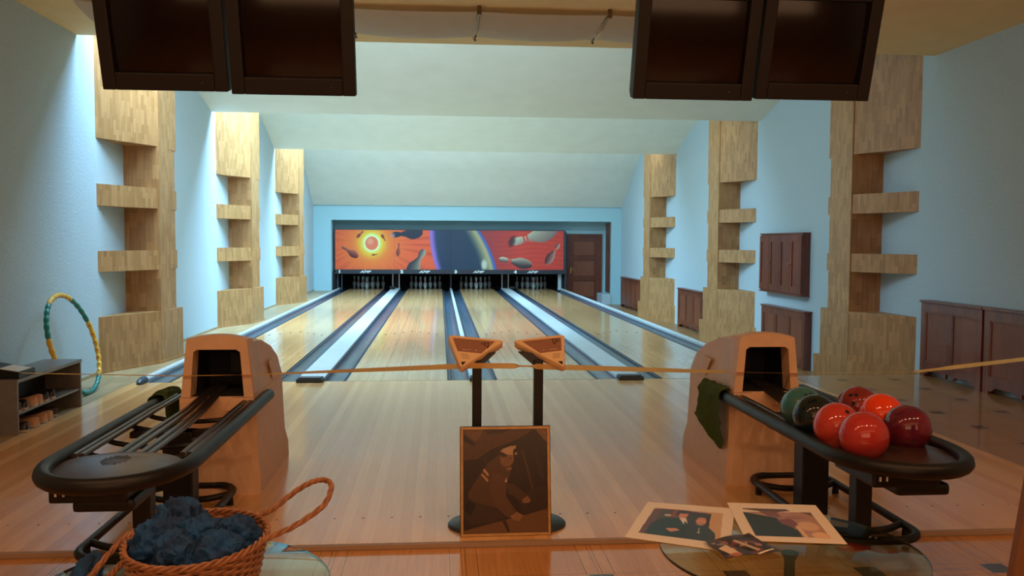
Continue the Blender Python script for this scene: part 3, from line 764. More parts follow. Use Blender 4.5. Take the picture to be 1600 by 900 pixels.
# bowling balls
def ballmat(name, c1, c2, sc=6):
    m = noisy(name, c1, c2, sc, .03, 0, 3, coat=.0); return m
HL = 'on the right ball return'
balls = [((1.530, -4.885), rgb(8, 112, 122), rgb(84, 96, 74), 'teal and olive swirled bowling ball nearest the right hood', 5, (.2, .3)),
         ((1.500, -5.112), rgb(12, 22, 22), rgb(24, 40, 40), 'near-black bowling ball behind the red ones', 5, (.4, .4)),
         ((1.508, -5.335), rgb(176, 54, 42), rgb(186, 62, 50), 'red bowling ball with visible finger hole, between black and pinkish-red balls', 4, (.15, -.35)),
         ((1.528, -5.552), rgb(164, 46, 42), rgb(178, 56, 50), 'pinkish-red bowling ball nearest the tray', 4, (2.5, .5)),
         ((1.835, -4.885), rgb(110, 36, 36), rgb(150, 50, 50), 'maroon bowling ball with dark finger holes at the back right', 7, (-.55, .1)),
         ((1.845, -5.108), rgb(224, 62, 22), rgb(232, 72, 30), 'bright orange bowling ball behind the red ones', 4, (2.5, .3)),
         ((1.812, -5.405), rgb(76, 26, 48), rgb(120, 30, 44), 'purple marbled bowling ball at right front of the row', 9, (2.6, .2))]
for (x, y), c1, c2, lab, sc, rot in balls:
    m = ballmat('ball_' + lab.split()[0], c1, c2, sc)
    t = thing('bowling_ball', lab, 'bowling ball', (x, y, .628), 'bowling balls on the right ball return')
    b = nb(); bmesh.ops.create_uvsphere(b, u_segments=48, v_segments=32, radius=.108); finish('shell', b, m, t, smooth=True)
    b = nb(); d0 = Vector((math.sin(rot[0]) * .7, -.55, .62)).normalized()
    if rot[0] > 2: d0 = Vector((.3, .8, -.2)).normalized()
    for k, (du, dv) in enumerate(((0, 0), (.028, 0), (.012, -.05))):
        e1 = d0.cross(Vector((0, 0, 1))).normalized(); e2 = e1.cross(d0)
        if lab.startswith('red ') and k > 0: continue
        p = (d0 + (e1 * du + e2 * dv) / .108).normalized()
        Q = p.to_track_quat('Z', 'Y').to_matrix().to_4x4()
        bb_ = nb(); lathe(bb_, [(.011, -.01), (.011, .0)], 12); bmesh.ops.transform(bb_, matrix=Matrix.Translation(p * .1082) @ Q, verts=bb_.verts[:])
        me_ = bpy.data.meshes.new('x'); bb_.to_mesh(me_); bb_.free(); b.from_mesh(me_); bpy.data.meshes.remove(me_)
    finish('finger_hole', b, M_pit, t)

# towels
def cloth(name, label, rows, mat=M_green, closed=False, amp=.006, seed=0):
    """rows: list of lists of points, lofted; gets folds and thickness"""
    b = nb(); g = []
    R = [catmull(r, n=5) for r in rows]; n = len(R[0]); m_ = 5
    ctr = Vector((0, 0, 0)); cnt = 0
    G = []
    for k in range(n):
        G.append(catmull([r[k] for r in R], n=m_))
    nn = len(G[0])
    for r in G:
        for p in r: ctr += p; cnt += 1
    ctr /= cnt
    g = [[b.verts.new(p - ctr + Vector((noise.noise(p * 22 + Vector((seed, 0, 0))), noise.noise(p * 22 + Vector((0, 9, seed))), noise.noise(p * 16 + Vector((5, 5, seed))))) * amp * 2) for p in r] for r in G]
    for i in range(len(g) - 1):
        for k in range(nn - 1): b.faces.new((g[i][k], g[i][k + 1], g[i + 1][k + 1], g[i + 1][k]))
    bmesh.ops.solidify(b, geom=b.faces[:], thickness=.005)
    o = finish(name, b, mat, smooth=True, sharp=70); o.location = ctr; tag(o, label, 'towel'); return o
# left: wrapped over the outer tube end
X0, Y0 = -1.982, -3.84
rows = []
for y in (-4.12, -4.0, -3.9, -3.80):
    rows.append([(X0 - .048, y, .50), (X0 - .046, y, .56), (X0 - .02, y, .592), (X0 + .03, y, .588), (X0 + .048, y, .54), (X0 + .05, y + .01, .44), (X0 + .045, y + .02, .36)])
cloth('towel', 'dark green towel wrapped over the outer arm of the left ball return', rows)
X0 = 1.69 - .292
rows = []
for i, y in enumerate((-4.10, -3.95, -3.82, -3.68)):
    lo = (.26, .19, .30, .38)[i]; fx = (.03, .05, -.01, -.03)[i]
    rows.append([(X0 + .05, y, .53), (X0 + .03, y, .585), (X0 - .015, y, .59), (X0 - .047, y, .555), (X0 - .05, y - .01, .47), (X0 - .055 + fx * .5, y, .36), (X0 - .05 + fx, y, lo)])
cloth('towel', 'green towel draped on the inner arm of the right ball return', rows, amp=.007, seed=4)

# ------------------------------------------------------------------ scoring consoles
def console(s, label):
    t = thing('scoring_console', label, 'console', (.160 * s, -4.76, 0))
    x0 = .160 * s
    def P(x, y, z): return Vector((x - x0, y + 4.76, z))
    a, b_, c = P(.312 * s, -4.66, .990), P(.006 * s if s < 0 else .030, -4.66, .957), P(.246 * s if s < 0 else .285, -4.86, .843)
    nrm = (b_ - a).cross(c - a).normalized()
    if nrm.z < 0: nrm = -nrm
    def rounded(A_, r=.028, k=4):
        out = []
        for i in range(3):
            p, pa, pb = A_[i], A_[i - 1], A_[(i + 1) % 3]
            d1, d2 = (pa - p).normalized(), (pb - p).normalized()
            for j in range(k + 1):
                w = j / k; out.append(p + d1 * r * (1 - w) ** 2 + d2 * r * w ** 2)
        return out
    cen = (a + b_ + c) / 3
    o = rounded([a, b_, c]); b = nb(); d = -nrm * .036
    in_ = [cen + (p - cen) * .97 + nrm * .004 for p in o]
    va = [b.verts.new(p) for p in in_]; vb = [b.verts.new(p) for p in o]; vc = [b.verts.new(p + d) for p in o]; vd = [b.verts.new(cen + (p - cen) * .93 + d * 1.3) for p in o]
    n = len(o)
    b.faces.new(va); b.faces.new(list(reversed(vd)))
    for u, v in ((va, vb), (vb, vc), (vc, vd)):
        for i in range(n): b.faces.new((u[i], v[i], v[(i + 1) % n], u[(i + 1) % n]))
    body = finish('console_body', b, M_cons, t, smooth=True, sharp=35)
    def Q(u, v): return cen + (a * (1 - u - v) + b_ * u + c * v - cen) * 1.0
    # u toward b (inner), v toward c (bottom)
    b = nb(); prism(b, [p + nrm * .004 for p in (Q(.07, .10), Q(.80, .075), Q(.46, .50), Q(.06, .50))], nrm * .002); finish('display_panel', b, M_consd, body)
    for u, v in ((.60, .17), (.66, .16), (.585, .24), (.645, .235), (.55, .20), (.62, .29)):
        b = nb(); p = Q(u, v) if s < 0 else Q(u - .43, v - .02); e1 = (b_ - a).normalized() * .004; e2 = (c - a).normalized() * .004
        prism(b, [p - e1 - e2 + nrm * .005, p + e1 - e2 + nrm * .005, p + e1 + e2 + nrm * .005, p - e1 + e2 + nrm * .005], nrm * .003)
        finish('button', b, M_dark, body)
    for u, v in ((.17, .44), (.21, .44), (.26, .44), (.39, .43)):
        b = nb(); p = Q(u, v); e1 = (b_ - a).normalized() * .005; e2 = (c - a).normalized() * .002
        prism(b, [p - e1 - e2 + nrm * .005, p + e1 - e2 + nrm * .005, p + e1 + e2 + nrm * .005, p - e1 + e2 + nrm * .005], nrm * .003)
        finish('indicator', b, M_shoew, body)
    b = nb()
    for i in range(6):
        for j in range(4):
            p = Q(.10 + i * .022, .58 + j * .04); e1 = (b_ - a).normalized() * .0014; e2 = (c - a).normalized() * .0014
            prism(b, [p - e1 - e2 + nrm * .004, p + e1 - e2 + nrm * .004, p + e1 + e2 + nrm * .004, p - e1 + e2 + nrm * .004], nrm * .0015)
    finish('speaker_holes', b, M_dark, body)
    b = nb(); prism(b, [p + nrm * .0045 for p in (Q(.04, .83), Q(.13, .81), Q(.04, .93))], nrm * .001); finish('coin_pocket', b, M_pit, body)
    b = nb(); xc = 0; 
    pt = [P(x0 - .03, -4.74, .915), P(x0 + .10 * (-s) , -4.74, .915), P(x0 + .022, -4.78, .85), P(x0 - .022, -4.78, .85)] if s < 0 else [P(x0 + .03, -4.74, .915), P(x0 - .10, -4.74, .915), P(x0 - .022, -4.78, .85), P(x0 + .022, -4.78, .85)]
    pt = [p + Vector((0, .01, -.012)) for p in pt]
    prism(b, pt, (0, .06, -.0)); finish('neck_bracket', b, M_blk, t)
    b = nb(); B(b, -.024, .024, -.024, .024, .02, .87, .005); finish('post', b, M_blk, t)
    b = nb(); lathe(b, [(.150, 0), (.150, .010), (.135, .022), (.05, .035), (.02, .04)], 40, (0, 0, 0)); finish('base_disc', b, M_capend, t, smooth=True, sharp=60)
console(-1, 'left triangular tan scoring console on black post behind the framed photo')
console(1, 'right triangular tan scoring console on black post behind the framed photo')

# ------------------------------------------------------------------ framed photograph (a man working underground)
A = Art(115, 742, 78, 822, 200, 236, (38, 24, 16))
A.poly([(115, 78), (640, 78), (600, 110), (480, 170), (330, 220), (220, 290), (115, 300)], (84, 56, 34)); A.poly([(115, 78), (260, 80), (250, 120), (210, 165), (150, 120)], (110, 76, 48))
A.poly([(270, 80), (480, 78), (400, 108), (300, 115)], (52, 34, 22)); A.poly([(120, 110), (210, 185), (190, 195), (118, 160)], (28, 18, 12)); A.poly([(650, 78), (742, 78), (742, 180)], (120, 84, 54))
for x0, y0, x1, y1, w, c in ((545, 230, 630, 540, 18, (74, 50, 34)), (500, 300, 540, 440, 8, (58, 38, 26)), (650, 220, 706, 440, 10, (60, 42, 30)), (620, 200, 690, 420, 6, (62, 44, 30)), (270, 280, 290, 340, 8, (70, 46, 30))):
    A.poly([(x0, y0), (x0 + w, y0), (x1 + w, y1), (x1, y1)], c)
A.poly([(115, 800), (742, 655), (742, 822), (115, 822)], (116, 80, 48)); A.poly([(400, 735), (430, 730), (460, 810), (440, 815)], (60, 40, 26))
A.poly([(500, 560), (742, 480), (742, 655), (560, 700)], (52, 34, 24))
# trousers, jacket, arms
A.poly([(120, 640), (200, 560), (380, 640), (440, 710), (330, 745), (180, 760), (118, 700)], (58, 40, 30)); A.poly([(125, 640), (150, 590), (210, 610), (170, 695), (130, 665)], (18, 14, 12))
A.poly([(150, 530), (240, 400), (300, 320), (390, 255), (420, 330), (470, 380), (440, 470), (430, 560), (350, 640), (210, 600), (150, 570)], (84, 56, 36))
A.poly([(430, 460), (500, 480), (590, 560), (560, 605), (450, 540)], (74, 50, 34)); A.poly([(548, 590), (590, 560), (616, 590), (600, 612), (556, 610)], (140, 98, 66))
A.poly([(330, 380), (430, 430), (430, 560), (505, 670), (450, 716), (350, 630), (310, 500)], (94, 64, 42)); A.poly([(460, 705), (510, 672), (560, 700), (530, 740), (480, 730)], (146, 104, 68))
A.poly([(258, 368), (272, 360), (305, 400), (300, 420)], (190, 150, 110)); A.poly([(245, 402), (258, 396), (300, 440), (296, 458)], (190, 150, 110))
A.ell(440, 290, 52, 62, (132, 92, 62), 8); A.ell(420, 260, 30, 20, (60, 40, 28), 8); A.poly([(385, 245), (410, 220), (470, 200), (508, 198), (508, 240), (490, 265), (440, 262), (400, 240)], (188, 152, 112)); A.ell(503, 245, 17, 26, (30, 22, 18), 4); A.ell(508, 255, 10, 10, (170, 140, 108), 4)
A.I *= np.array((.86, .86, .9)); A.ell(465, 290, 8, 5, (70, 46, 32), 4); A.poly([(430, 360), (480, 350), (470, 372), (445, 378)], (120, 90, 66)); A.poly([(420, 455), (440, 425), (437, 462)], (180, 150, 115)); A.noise(.16, 2)
pic = thing('framed_photo', 'framed sepia photo of a crouching worker with head lamp, leaning on console posts', 'framed picture', (-.018, -4.93, 0)); pic.rotation_euler = (math.radians(-9), 0, math.radians(.6))
b = nb(); hw, H, fw = .228, .545, .013
for a in ((-hw, hw, 0, fw), (-hw, hw, H - fw, H), (-hw, -hw + fw, fw, H - fw), (hw - fw, hw, fw, H - fw)): B(b, a[0], a[1], -.012, .012, a[2], a[3], .002)
finish('frame', b, M_frame, pic)
b = nb()
for a in ((-hw - .003, hw + .003, -.003, 0), (-hw - .003, hw + .003, H, H + .003), (-hw - .003, -hw, 0, H), (hw, hw + .003, 0, H)): B(b, a[0], a[1], -.008, .014, a[2], a[3])
B(b, -hw, hw, .012, .015, 0, H); finish('frame_edge', b, M_dark, pic)
artgrid('photo_print', (-hw + fw, -.005, fw), (hw - fw, -.005, fw), (-hw + fw, -.005, H - fw), (hw - fw, -.005, H - fw), 200, 236, A.I, M_photo, pic)

# ------------------------------------------------------------------ glass tables
def gtable(cx, cy, label):
    t = thing('glass_table', label, 'table', (cx, cy, -.025)); H = .475; R = .435
    b = nb(); lathe(b, [(R - .004, H - .012), (R, H - .010), (R, H - .002), (R - .004, H)], 96); finish('glass_top', b, M_glass, t, smooth=True, sharp=30)
    b = nb()
    pr = [(R + .0015, H - .014), (R + .0015, H - .009)]
    for k in range(96):
        a0, a1 = 2 * math.pi * k / 96, 2 * math.pi * (k + 1) / 96
        vs = [b.verts.new((rr * math.cos(a), rr * math.sin(a), z)) for a, rr, z in ((a0, R + .001, H - .011), (a1, R + .001, H - .011), (a1, R + .001, H - .002), (a0, R + .001, H - .002))]
        vi = [b.verts.new((v.co.x * .996, v.co.y * .996, v.co.z)) for v in vs]
        for q in ((0, 1, 2, 3),): b.faces.new([vs[i] for i in q]); b.faces.new([vi[i] for i in reversed(q)])
        b.faces.new((vs[0], vs[1], vi[1], vi[0])); b.faces.new((vs[2], vs[3], vi[3], vi[2]))
    bmesh.ops.remove_doubles(b, verts=b.verts[:], dist=1e-5)
    finish('dark_rim', b, base('glass_edge', rgb(40, 44, 34), .2), t)
    b = nb(); lathe(b, [(.022, .02), (.018, .1), (.018, H - .04), (.03, H - .014)], 20); finish('pedestal', b, M_dark, t, smooth=True)
    b = nb(); lathe(b, [(.22, 0), (.22, .012), (.1, .022), (.035, .03)], 40); finish('base', b, M_dark, t, smooth=True)
gtable(.83, -6.425, 'round glass table with photo sheets at right foreground')
gtable(-1.12, -6.62, 'round glass table under the wicker basket at left foreground')
ZT = .4505
def sheet(name, label, a, b_, c, d, img, z, mat=M_photo, nx=140, ny=110, bend=None):
    ctr = Vector(((a[0] + b_[0] + c[0] + d[0]) / 4, (a[1] + b_[1] + c[1] + d[1]) / 4, z))
    f = lambda p: (p[0] - ctr.x, p[1] - ctr.y, 0)
    o = artgrid(name, f(c), f(d), f(a), f(b_), img.shape[1], img.shape[0], img, mat, None, bend)
    sm = o.modifiers.new('thick', 'SOLIDIFY'); sm.thickness = .0012; sm.offset = -1
    o.location = ctr; tag(o, label, 'photograph'); return o
# sheet 1: two men in dark suits, cream border; drawn in 0..100 x 0..100
A = Art(0, 100, 0, 100, 160, 130, (222, 206, 182)); A.poly([(12, 15), (88, 15), (90, 86), (10, 86)], (196, 156, 106)); A.poly([(12, 18), (40, 16), (75, 19), (78, 86), (10, 86)], (98, 46, 38))
A.poly([(20, 17), (34, 17), (30, 50), (20, 50)], (70, 52, 38)); A.poly([(34, 17), (42, 17), (40, 40), (34, 40)], (130, 52, 44)); A.poly([(52, 20), (76, 20), (76, 60), (50, 60)], (48, 30, 26)); A.ell(30, 33, 4, 3, (190, 170, 150), 1)
A.poly([(16, 86), (17, 58), (24, 44), (38, 37), (50, 42), (56, 56), (58, 86)], (26, 40, 34)); A.poly([(52, 86), (52, 62), (58, 52), (66, 49), (76, 54), (84, 66), (85, 86)], (38, 44, 40))
A.poly([(43, 37), (50, 36), (54, 50), (51, 54)], (222, 212, 196)); A.ell(46, 28, 5.2, 9, (204, 128, 94), 1.2); A.ell(45, 21, 6, 4.5, (44, 30, 24), 1.2); A.ell(40, 28, 2, 5, (50, 34, 28), 1)
A.ell(67, 41, 5.4, 9, (206, 136, 100), 1.2); A.ell(67, 47, 4, 4, (176, 130, 108), 1.2); A.ell(67, 34, 4.5, 3, (186, 126, 96), 1)
A.poly([(66, 56), (67, 56), (68, 66), (67, 66)], (186, 178, 150)); A.ell(67.5, 68, 1.4, 2, (196, 186, 150), 1); A.poly([(34, 67), (44, 64), (49, 68), (40, 74)], (198, 140, 110)); A.poly([(50, 44), (54, 50), (54, 86), (52, 86)], (16, 24, 22)); A.noise(.05)
s1 = sheet('photo_print_sheet', 'cream bordered colour print of two men in dark suits, left on the glass table', (.473, -5.882), (.79, -5.99), (.293, -6.28), (.613, -6.447), A.I, ZT + .002)
A = Art(0, 100, 0, 100, 160, 130, (224, 208, 184)); A.poly([(12, 26), (88, 22), (88, 88), (12, 88)], (170, 128, 104)); A.poly([(12, 26), (46, 40), (50, 52), (60, 72), (60, 88), (12, 88)], (34, 44, 38)); A.poly([(14, 15), (62, 15), (66, 20), (50, 24), (30, 22), (14, 18)], (86, 62, 50))
A.poly([(30, 22), (50, 22), (52, 40), (38, 36)], (122, 78, 66)); A.poly([(45, 45), (60, 40), (66, 58), (58, 66), (48, 56)], (120, 68, 60)); A.ell(74, 60, 11, 12, (206, 168, 128), 3); A.poly([(60, 60), (64, 60), (66, 88), (62, 88)], (214, 180, 140)); A.poly([(76, 22), (88, 22), (88, 34)], (110, 76, 60)); A.noise(.04)
A.ell(66, 38, 12, 4, (150, 104, 88), 3); A.ell(80, 82, 9, 8, (220, 180, 140), 3)
sheet('photo_print_sheet', 'cream bordered print with dark green area and pale rocks, right on the glass table', (.783, -5.919), (1.121, -5.975), (.705, -6.35), (1.04, -6.409), A.I, ZT + .004)
A = Art(0, 100, 0, 100, 130, 90, (60, 42, 40)); rg = random.Random(5)
for k in range(46):
    cx, cy = rg.uniform(0, 100), rg.uniform(0, 100); c = rg.choice([(36, 26, 28), (96, 70, 66), (130, 98, 90), (50, 44, 48), (150, 120, 104), (24, 20, 22), (110, 60, 56)])
    A.poly([(cx, cy), (cx + rg.uniform(6, 20), cy + rg.uniform(-6, 4)), (cx + rg.uniform(4, 18), cy + rg.uniform(6, 16)), (cx - rg.uniform(0, 8), cy + rg.uniform(3, 12))], c)
A.poly([(5, 55), (28, 38), (30, 95), (16, 98)], (214, 184, 146)); A.ell(22, 92, 10, 8, (170, 100, 80), 2); A.poly([(48, 25), (54, 22), (72, 80), (66, 84)], (180, 160, 136)); A.ell(80, 60, 6, 8, (170, 110, 90), 2); A.poly([(60, 92), (92, 86), (92, 90), (62, 96)], (244, 226, 196))
sheet('glossy_photo', 'small glossy crowded photo overlapping the two prints on the glass table', (.552, -6.363), (.734, -6.297), (.575, -6.525), (.78, -6.482), A.I, ZT + .008, bend=lambda U, V, P: P + np.stack([0 * U, 0 * U, .006 * np.abs(np.sin(U * 5 + V * 2))], -1))

# ------------------------------------------------------------------ wicker basket
BC = Vector((-1.05, -6.69, .4505)); t = thing('wicker_basket', 'woven orange-brown wicker basket of dark blue crumpled tissue with two big hoop handles', 'basket', BC)
def rad(z): f = z / .17; return .150 + .040 * f ** .8, .195 + .052 * f ** .8
b = nb(); NS = 40
for r_ in range(17):
    z = .008 + r_ * .0098; rx, ry = rad(z); pts = []
    for k in range(160):
        a = 2 * math.pi * k / 160; w = 1 + .018 * math.cos(NS / 2 * a + math.pi * (r_ % 2))
        pts.append((rx * w * math.cos(a), ry * w * math.sin(a), z))
    tube(b, pts, .0052, 5, closed=True)
finish('woven_side', b, M_wick, t, smooth=True)
b = nb()
for k in range(NS):
    a = 2 * math.pi * (k + .5) / NS; tube(b, [(rad(z)[0] * math.cos(a), rad(z)[1] * math.sin(a), z) for z in (0, .06, .12, .172)], .004, 5)
finish('upright_stake', b, M_wick, t, smooth=True)
b = nb(); rx, ry = rad(.175)
for ph in (0, 2.1, 4.2):
    tube(b, [((rx + .006 * math.cos(k * .45 + ph)) * math.cos(2 * math.pi * k / 210), (ry + .006 * math.cos(k * .45 + ph)) * math.sin(2 * math.pi * k / 210),   .174 + .006 * math.sin(k * .45 + ph)) for k in range(210)], .0048, 6, closed=True)
finish('braided_rim', b, M_wick, t, smooth=True)
b = nb(); lathe(b, [(.148, .001), (.148, .012)], 40, (0, 0, 0), sy=1.3); finish('base', b, M_wick, t)
def handle(pts):
    c = catmull([Vector(p) - BC for p in pts], n=14); b = nb(); n = len(c)
    for ph in (0, 2.09, 4.19):
        P = []
        for i, p in enumerate(c):
            tn = (c[min(i + 1, n - 1)] - c[max(i - 1, 0)]).normalized(); s = tn.cross(Vector((0, 0, 1))).normalized(); u = s.cross(tn)
            P.append(p + (s * math.cos(i * .42 + ph) + u * math.sin(i * .42 + ph)) * .0046)
        tube(b, P, .0050, 6)
    for i0 in (3, n - 8):
        for q in range(4):
            p = c[i0 + q]; tn = (c[i0 + q + 1] - p).normalized(); s = tn.cross(Vector((0, 0, 1))).normalized(); u = s.cross(tn)
            tube(b, [p + (s * math.cos(a) + u * math.sin(a)) * .0125 for a in [2 * math.pi * j / 10 for j in range(10)]], .003, 5, closed=True)
    finish('handle', b, M_wick, t, smooth=True)
handle([(-.92, -6.50, .60), (-.905, -6.515, .632), (-.872, -6.5, .645), (-.792, -6.46, .699), (-.733, -6.45, .720), (-.695, -6.475, .710), (-.709, -6.56, .671), (-.78, -6.66, .642), (-.853, -6.72, .624), (-.875, -6.73, .60)])
handle([(-1.235, -6.60, .615), (-1.256, -6.62, .62), (-1.290, -6.68, .592), (-1.325, -6.76, .540), (-1.345, -6.83, .495), (-1.315, -6.90, .475), (-1.28, -6.87, .51), (-1.259, -6.80, .555), (-1.238, -6.76, .58), (-1.215, -6.73, .605)])
def tissue(loc, r, sq, seed, label, group=None):
    b = nb(); bmesh.ops.create_icosphere(b, subdivisions=5, radius=1)
    for v in b.verts:
        p = v.co.copy(); q = p * 1.7 + Vector((seed * 3.1, 0, 0))
        n1 = 1 - abs(noise.noise(q)) * 2.2; n2 = 1 - abs(noise.noise(q * 2.3)) * 2; n3 = 1 - abs(noise.noise(q * 5.0)) * 2
        v.co = p * (1 + .26 * n1 + .18 * n2 + .06 * n3)
        v.co.x *= r * sq[0]; v.co.y *= r * sq[1]; v.co.z *= r * sq[2]
    o = finish('crumpled_tissue', b, M_tissue, smooth=True, sharp=50); o.location = loc; o.rotation_euler = (seed * .3, seed * .7, seed); tag(o, label, 'crumpled tissue', group); return o
G_ = 'crumpled tissue bunches in the wicker basket'
tissue((-1.125, -6.60, .632), .066, (1, 1, .9), 1, 'tallest teal-blue crumpled tissue bunch at the back left of the basket', G_)
tissue((-1.160, -6.72, .605), .060, (1, 1, .85), 2, 'crumpled blue-black tissue bunch against the left basket rim', G_)
tissue((-1.045, -6.66, .60), .060, (1, 1, .9), 3, 'crumpled blue-black tissue bunch in the middle of the basket', G_)
tissue((-.945, -6.66, .60), .056, (1, 1, .85), 4, 'crumpled blue-black tissue bunch at the right side of the basket', G_)
tissue((-1.08, -6.80, .60), .062, (1, 1, .75), 5, 'crumpled blue-black tissue bunch at the near left of the basket', G_)
tissue((-.97, -6.79, .595), .060, (1, 1, .75), 6, 'crumpled blue-black tissue bunch at the near right of the basket', G_)
tissue((-1.395, -6.615, .472), .062, (1.15, .8, .45), 8, 'dark crumpled tissue lying on the table left of the basket')

# ------------------------------------------------------------------ wooden panel at right edge of the foreground
b = nb(); prism(b, [(0, 0, 0), (.6, 0, 0), (.6, 0, 1.25), (.18, 0, 1.25)], (0, .03, 0)); B(b, .02, .6, -.012, 0, .0, .04)
o = finish('wooden_board', b, M_panelw); o.location = (1.40, -6.66, -.025); tag(o, 'plain orange-brown wooden board edge at right edge of the foreground', 'board')

# ------------------------------------------------------------------ shoe rack, shoes, device
t = thing('shoe_rack', 'low open grey shoe rack against the left wall', 'shoe rack', (-3.68, -1.88, 0.002)); L = .585; D = .155
b = nb(); B(b, -D, D, -L, -L + .022, 0, .398); finish('end_panel', b, M_rack, t)
b = nb(); B(b, -D, D, L - .022, L, 0, .398); finish('end_panel', b, M_rack, t)
b = nb(); B(b, -D - .005, D + .005, -L - .005, L + .005, .398, .424); finish('top_board', b, M_rack, t)
b = nb(); B(b, -D, D - .01, -L + .022, L - .022, .150, .168); finish('shelf', b, M_rack, t)
b = nb(); B(b, -D, -D + .008, -L + .022, L - .022, 0, .398); finish('back_panel', b, M_dark, t)
def shoe(x, y, z, kind, label, rot=0):
    mats = {'b': (M_shoeb, M_shoew), 't': (M_shoet, M_shoew), 'm': (M_shoem, M_shoew)}[kind]
    t = thing('bowling_shoe', label, 'shoe', (x, y, z)); t.rotation_euler = (0, 0, rot)
    b = nb(); prev = None      # heel at +x, toe toward -x
    for u, hw, h in ((.075, .012, .055), (.070, .026, .076), (.045, .031, .078), (.01, .030, .072), (-.04, .033, .056), (-.09, .038, .044), (-.13, .034, .036), (-.155, .016, .028)):
        r = [b.verts.new((u, hw * math.cos(a) * (.85 if math.sin(a) > .3 else 1), .014 + max(h - .014, .01) * (max(math.sin(a), 0) ** .7 if math.sin(a) > 0 else 0))) for a in [math.pi * k / 8 for k in range(9)]]
        if prev:
            for k in range(8): b.faces.new((prev[k], prev[k + 1], r[k + 1], r[k]))
            b.faces.new((prev[0], r[0], r[-1], prev[-1]))
        else: b.faces.new(r)
        prev = r
    b.faces.new(prev); finish('upper', b, mats[0], t, smooth=True, sharp=60)
    b = nb(); prism(b, [(.078, .0, 0), (.07, .03, 0), (.0, .034, 0), (-.09, .041, 0), (-.14, .034, 0), (-.16, 0, 0), (-.14, -.034, 0), (-.09, -.041, 0), (0, -.034, 0), (.07, -.03, 0)], (0, 0, .015)); finish('sole', b, mats[1], t)
tp = .170
shoe(-3.61, -2.395, tp, 'b', 'black shoe at the near end of the rack shelf')
shoe(-3.61, -2.285, tp, 'b', 'second black shoe from the near end on the rack shelf')
shoe(-3.60, -2.150, tp, 't', 'tan shoe on the rack shelf, nearer of its pair')
shoe(-3.60, -2.055, tp, 't', 'tan shoe on the rack shelf, farther of its pair')
shoe(-3.61, -1.93, tp, 'b', 'black shoe beyond the tan pair on the rack shelf')
shoe(-3.61, -1.81, tp, 'b', 'farthest black shoe on the rack shelf')
bt = .004
shoe(-3.59, -2.33, bt, 'b', 'black shoe with pale sole under the shelf, nearest', .2)
shoe(-3.59, -2.15, bt, 't', 'nearest tan shoe under the shelf')
shoe(-3.60, -1.985, bt, 't', 'tan shoe under the shelf, nearer of the close pair')
shoe(-3.60, -1.885, bt, 't', 'tan shoe under the shelf, farther of the close pair')
shoe(-3.63, -1.74, bt, 'm', 'dark maroon shoe under the shelf at the far end', .5)
t = thing('wedge_device', 'black wedge-shaped desk device with a pale pad on top of the shoe rack', 'device', (-3.66, -2.32, .4265))
b = nb(); prism(b, [(-.17, -.10, 0), (.13, -.10, 0), (.13, -.10, .05), (-.17, -.10, .10)], (0, .26, 0)); finish('casing', b, M_blk, t)
b = nb(); prism(b, [(-.02, -.09, .076), (.12, -.09, .0525), (.12, .13, .0525), (-.02, .13, .076)], (0, 0, .003)); finish('pad', b, M_white, t)

# ------------------------------------------------------------------ hula hoop
t = thing('hula_hoop', 'segmented teal and yellow hula hoop leaning on the left wall', 'hula hoop', (-3.70, -.66, 0)); R = .485; TL = math.radians(16)
def hp(a, rr=R, off=0):
    u, v = math.cos(a) * rr, math.sin(a) * rr + R + .022
    return Vector((-v * math.sin(TL) + off * math.cos(TL) , u, v * math.cos(TL) + off * math.sin(TL)))
segs = [(62, 122, 'y'), (122, 168, 't'), (168, 205, 'y'), (205, 250, 't'), (250, 312, 't'), (312, 360, 'y'), (0, 22, 'y'), (22, 62, 't')]
for a0, a1, c in segs:
    b = nb(); n = 30; pts = []; rs = []
    for k in range(n + 1):
        a = math.radians(a0 + (a1 - a0) * k / n); pts.append(hp(a)); rs.append(.019 + .006 * abs(math.sin(math.pi * k / n * max(2, round((a1 - a0) / 9)))))
    tube(b, pts, rs, 10); sg = finish('hoop_segment', b, M_yelp if c == 'y' else M_tealp, t, smooth=True)
    m_ = max(2, round((a1 - a0) / 9))
    for k in range(m_):
        b = nb(); a = math.radians(a0 + (a1 - a0) * (k + .5) / m_); bb_ = bmesh.ops.create_icosphere(b, subdivisions=1, radius=.010); bmesh.ops.translate(b, vec=hp(a, R - .02, .006), verts=bb_['verts'])
        finish('massage_bead', b, M_bead, sg)

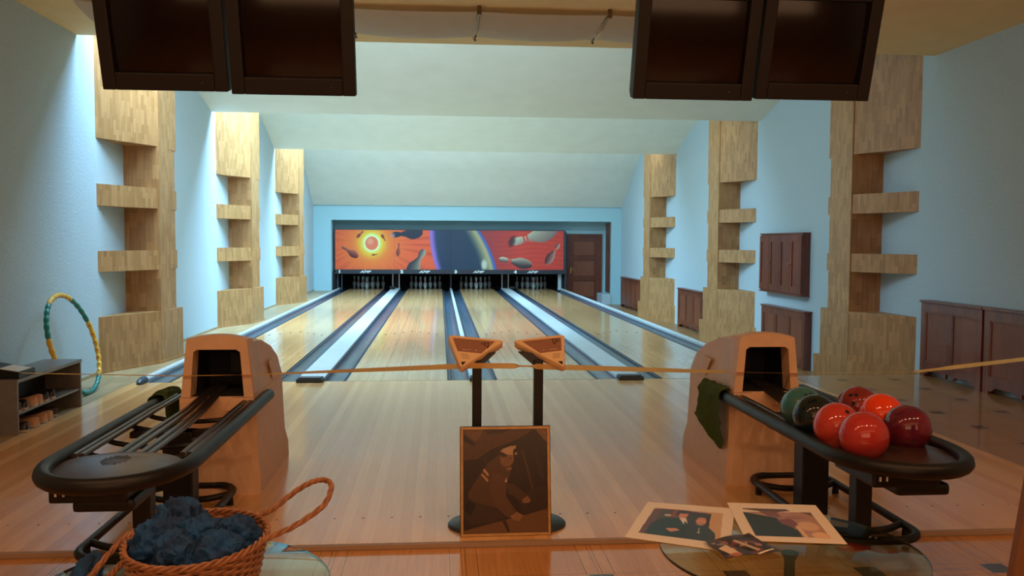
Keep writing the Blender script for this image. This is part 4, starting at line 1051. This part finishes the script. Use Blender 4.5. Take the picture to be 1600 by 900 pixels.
# ------------------------------------------------------------------ barrier ribbon
def ribbon(name, pts, w, tw, label, sag=True):
    c = [Vector(p) for p in pts]; b = nb(); n = len(c); L_ = []
    ctr = sum(c, Vector()) / n
    for i, p in enumerate(c):
        a = math.radians(tw[i]); tn = (c[min(i + 1, n - 1)] - c[max(i - 1, 0)]).normalized(); s = tn.cross(Vector((0, 0, 1))).normalized()
        d = (Vector((0, 0, 1)) * math.cos(a) + s * math.sin(a)) * w / 2
        L_.append((b.verts.new(p + d - ctr), b.verts.new(p - d - ctr)))
    for p, q in zip(L_[:-1], L_[1:]): b.faces.new((p[0], p[1], q[1], q[0]))
    o = finish(name, b, M_rib); o.location = ctr; tag(o, label, 'ribbon'); return o
def seg(p, q, n=10, sag=0): return [Vector(p).lerp(Vector(q), k / n) - Vector((0, 0, sag * 4 * (k / n) * (1 - k / n))) for k in range(n)]
hl, hr = -1.69 + .055, 1.69 - .055
P = seg((-3.84, -2.34, .505), (-3.52, -2.40, .468), 4) + seg((-3.52, -2.40, .468), (hl - .22, -4.142, .704), 12) + seg((hl - .22, -4.142, .704), (hl + .22, -4.142, .7085), 4) + seg((hl + .22, -4.142, .7085), (-.20, -4.80, .846), 14) + seg((-.2, -4.80, .846), (-.118, -4.80, .846), 3) + seg((-.118, -4.80, .846), (.12, -4.80, .842), 8) + seg((.12, -4.80, .842), (.2, -4.80, .838), 3) + seg((.2, -4.80, .838), (hr - .22, -4.142, .702), 14) + seg((hr - .22, -4.142, .702), (hr + .22, -4.142, .691), 4) + seg((hr + .22, -4.142, .691), (2.9, -3.62, .618), 12) + seg((2.9, -3.62, .618), (5.07, -2.76, .66), 14) + [Vector((5.07, -2.76, .66))]
n = len(P); tw = []
for i, p in enumerate(P):
    if p.x < -3.5: a = 70
    elif p.x < -1.6: a = 72
    elif p.x < -.2: a = 72 * (1 - (p.x + 1.6) / 1.4) + 12
    elif p.x < .05: a = 12
    elif p.x < .13: a = 65
    elif p.x < 1.4: a = 10 + 40 * max(0, (p.x - .3) / 1.1)
    elif p.x < 2.88: a = 84
    elif p.x < 3.1: a = 40
    else: a = 10
    tw.append(a)
ribbon('barrier_ribbon', P, .030, tw, 'thin orange ribbon stretched across the lanes between ball returns and consoles')
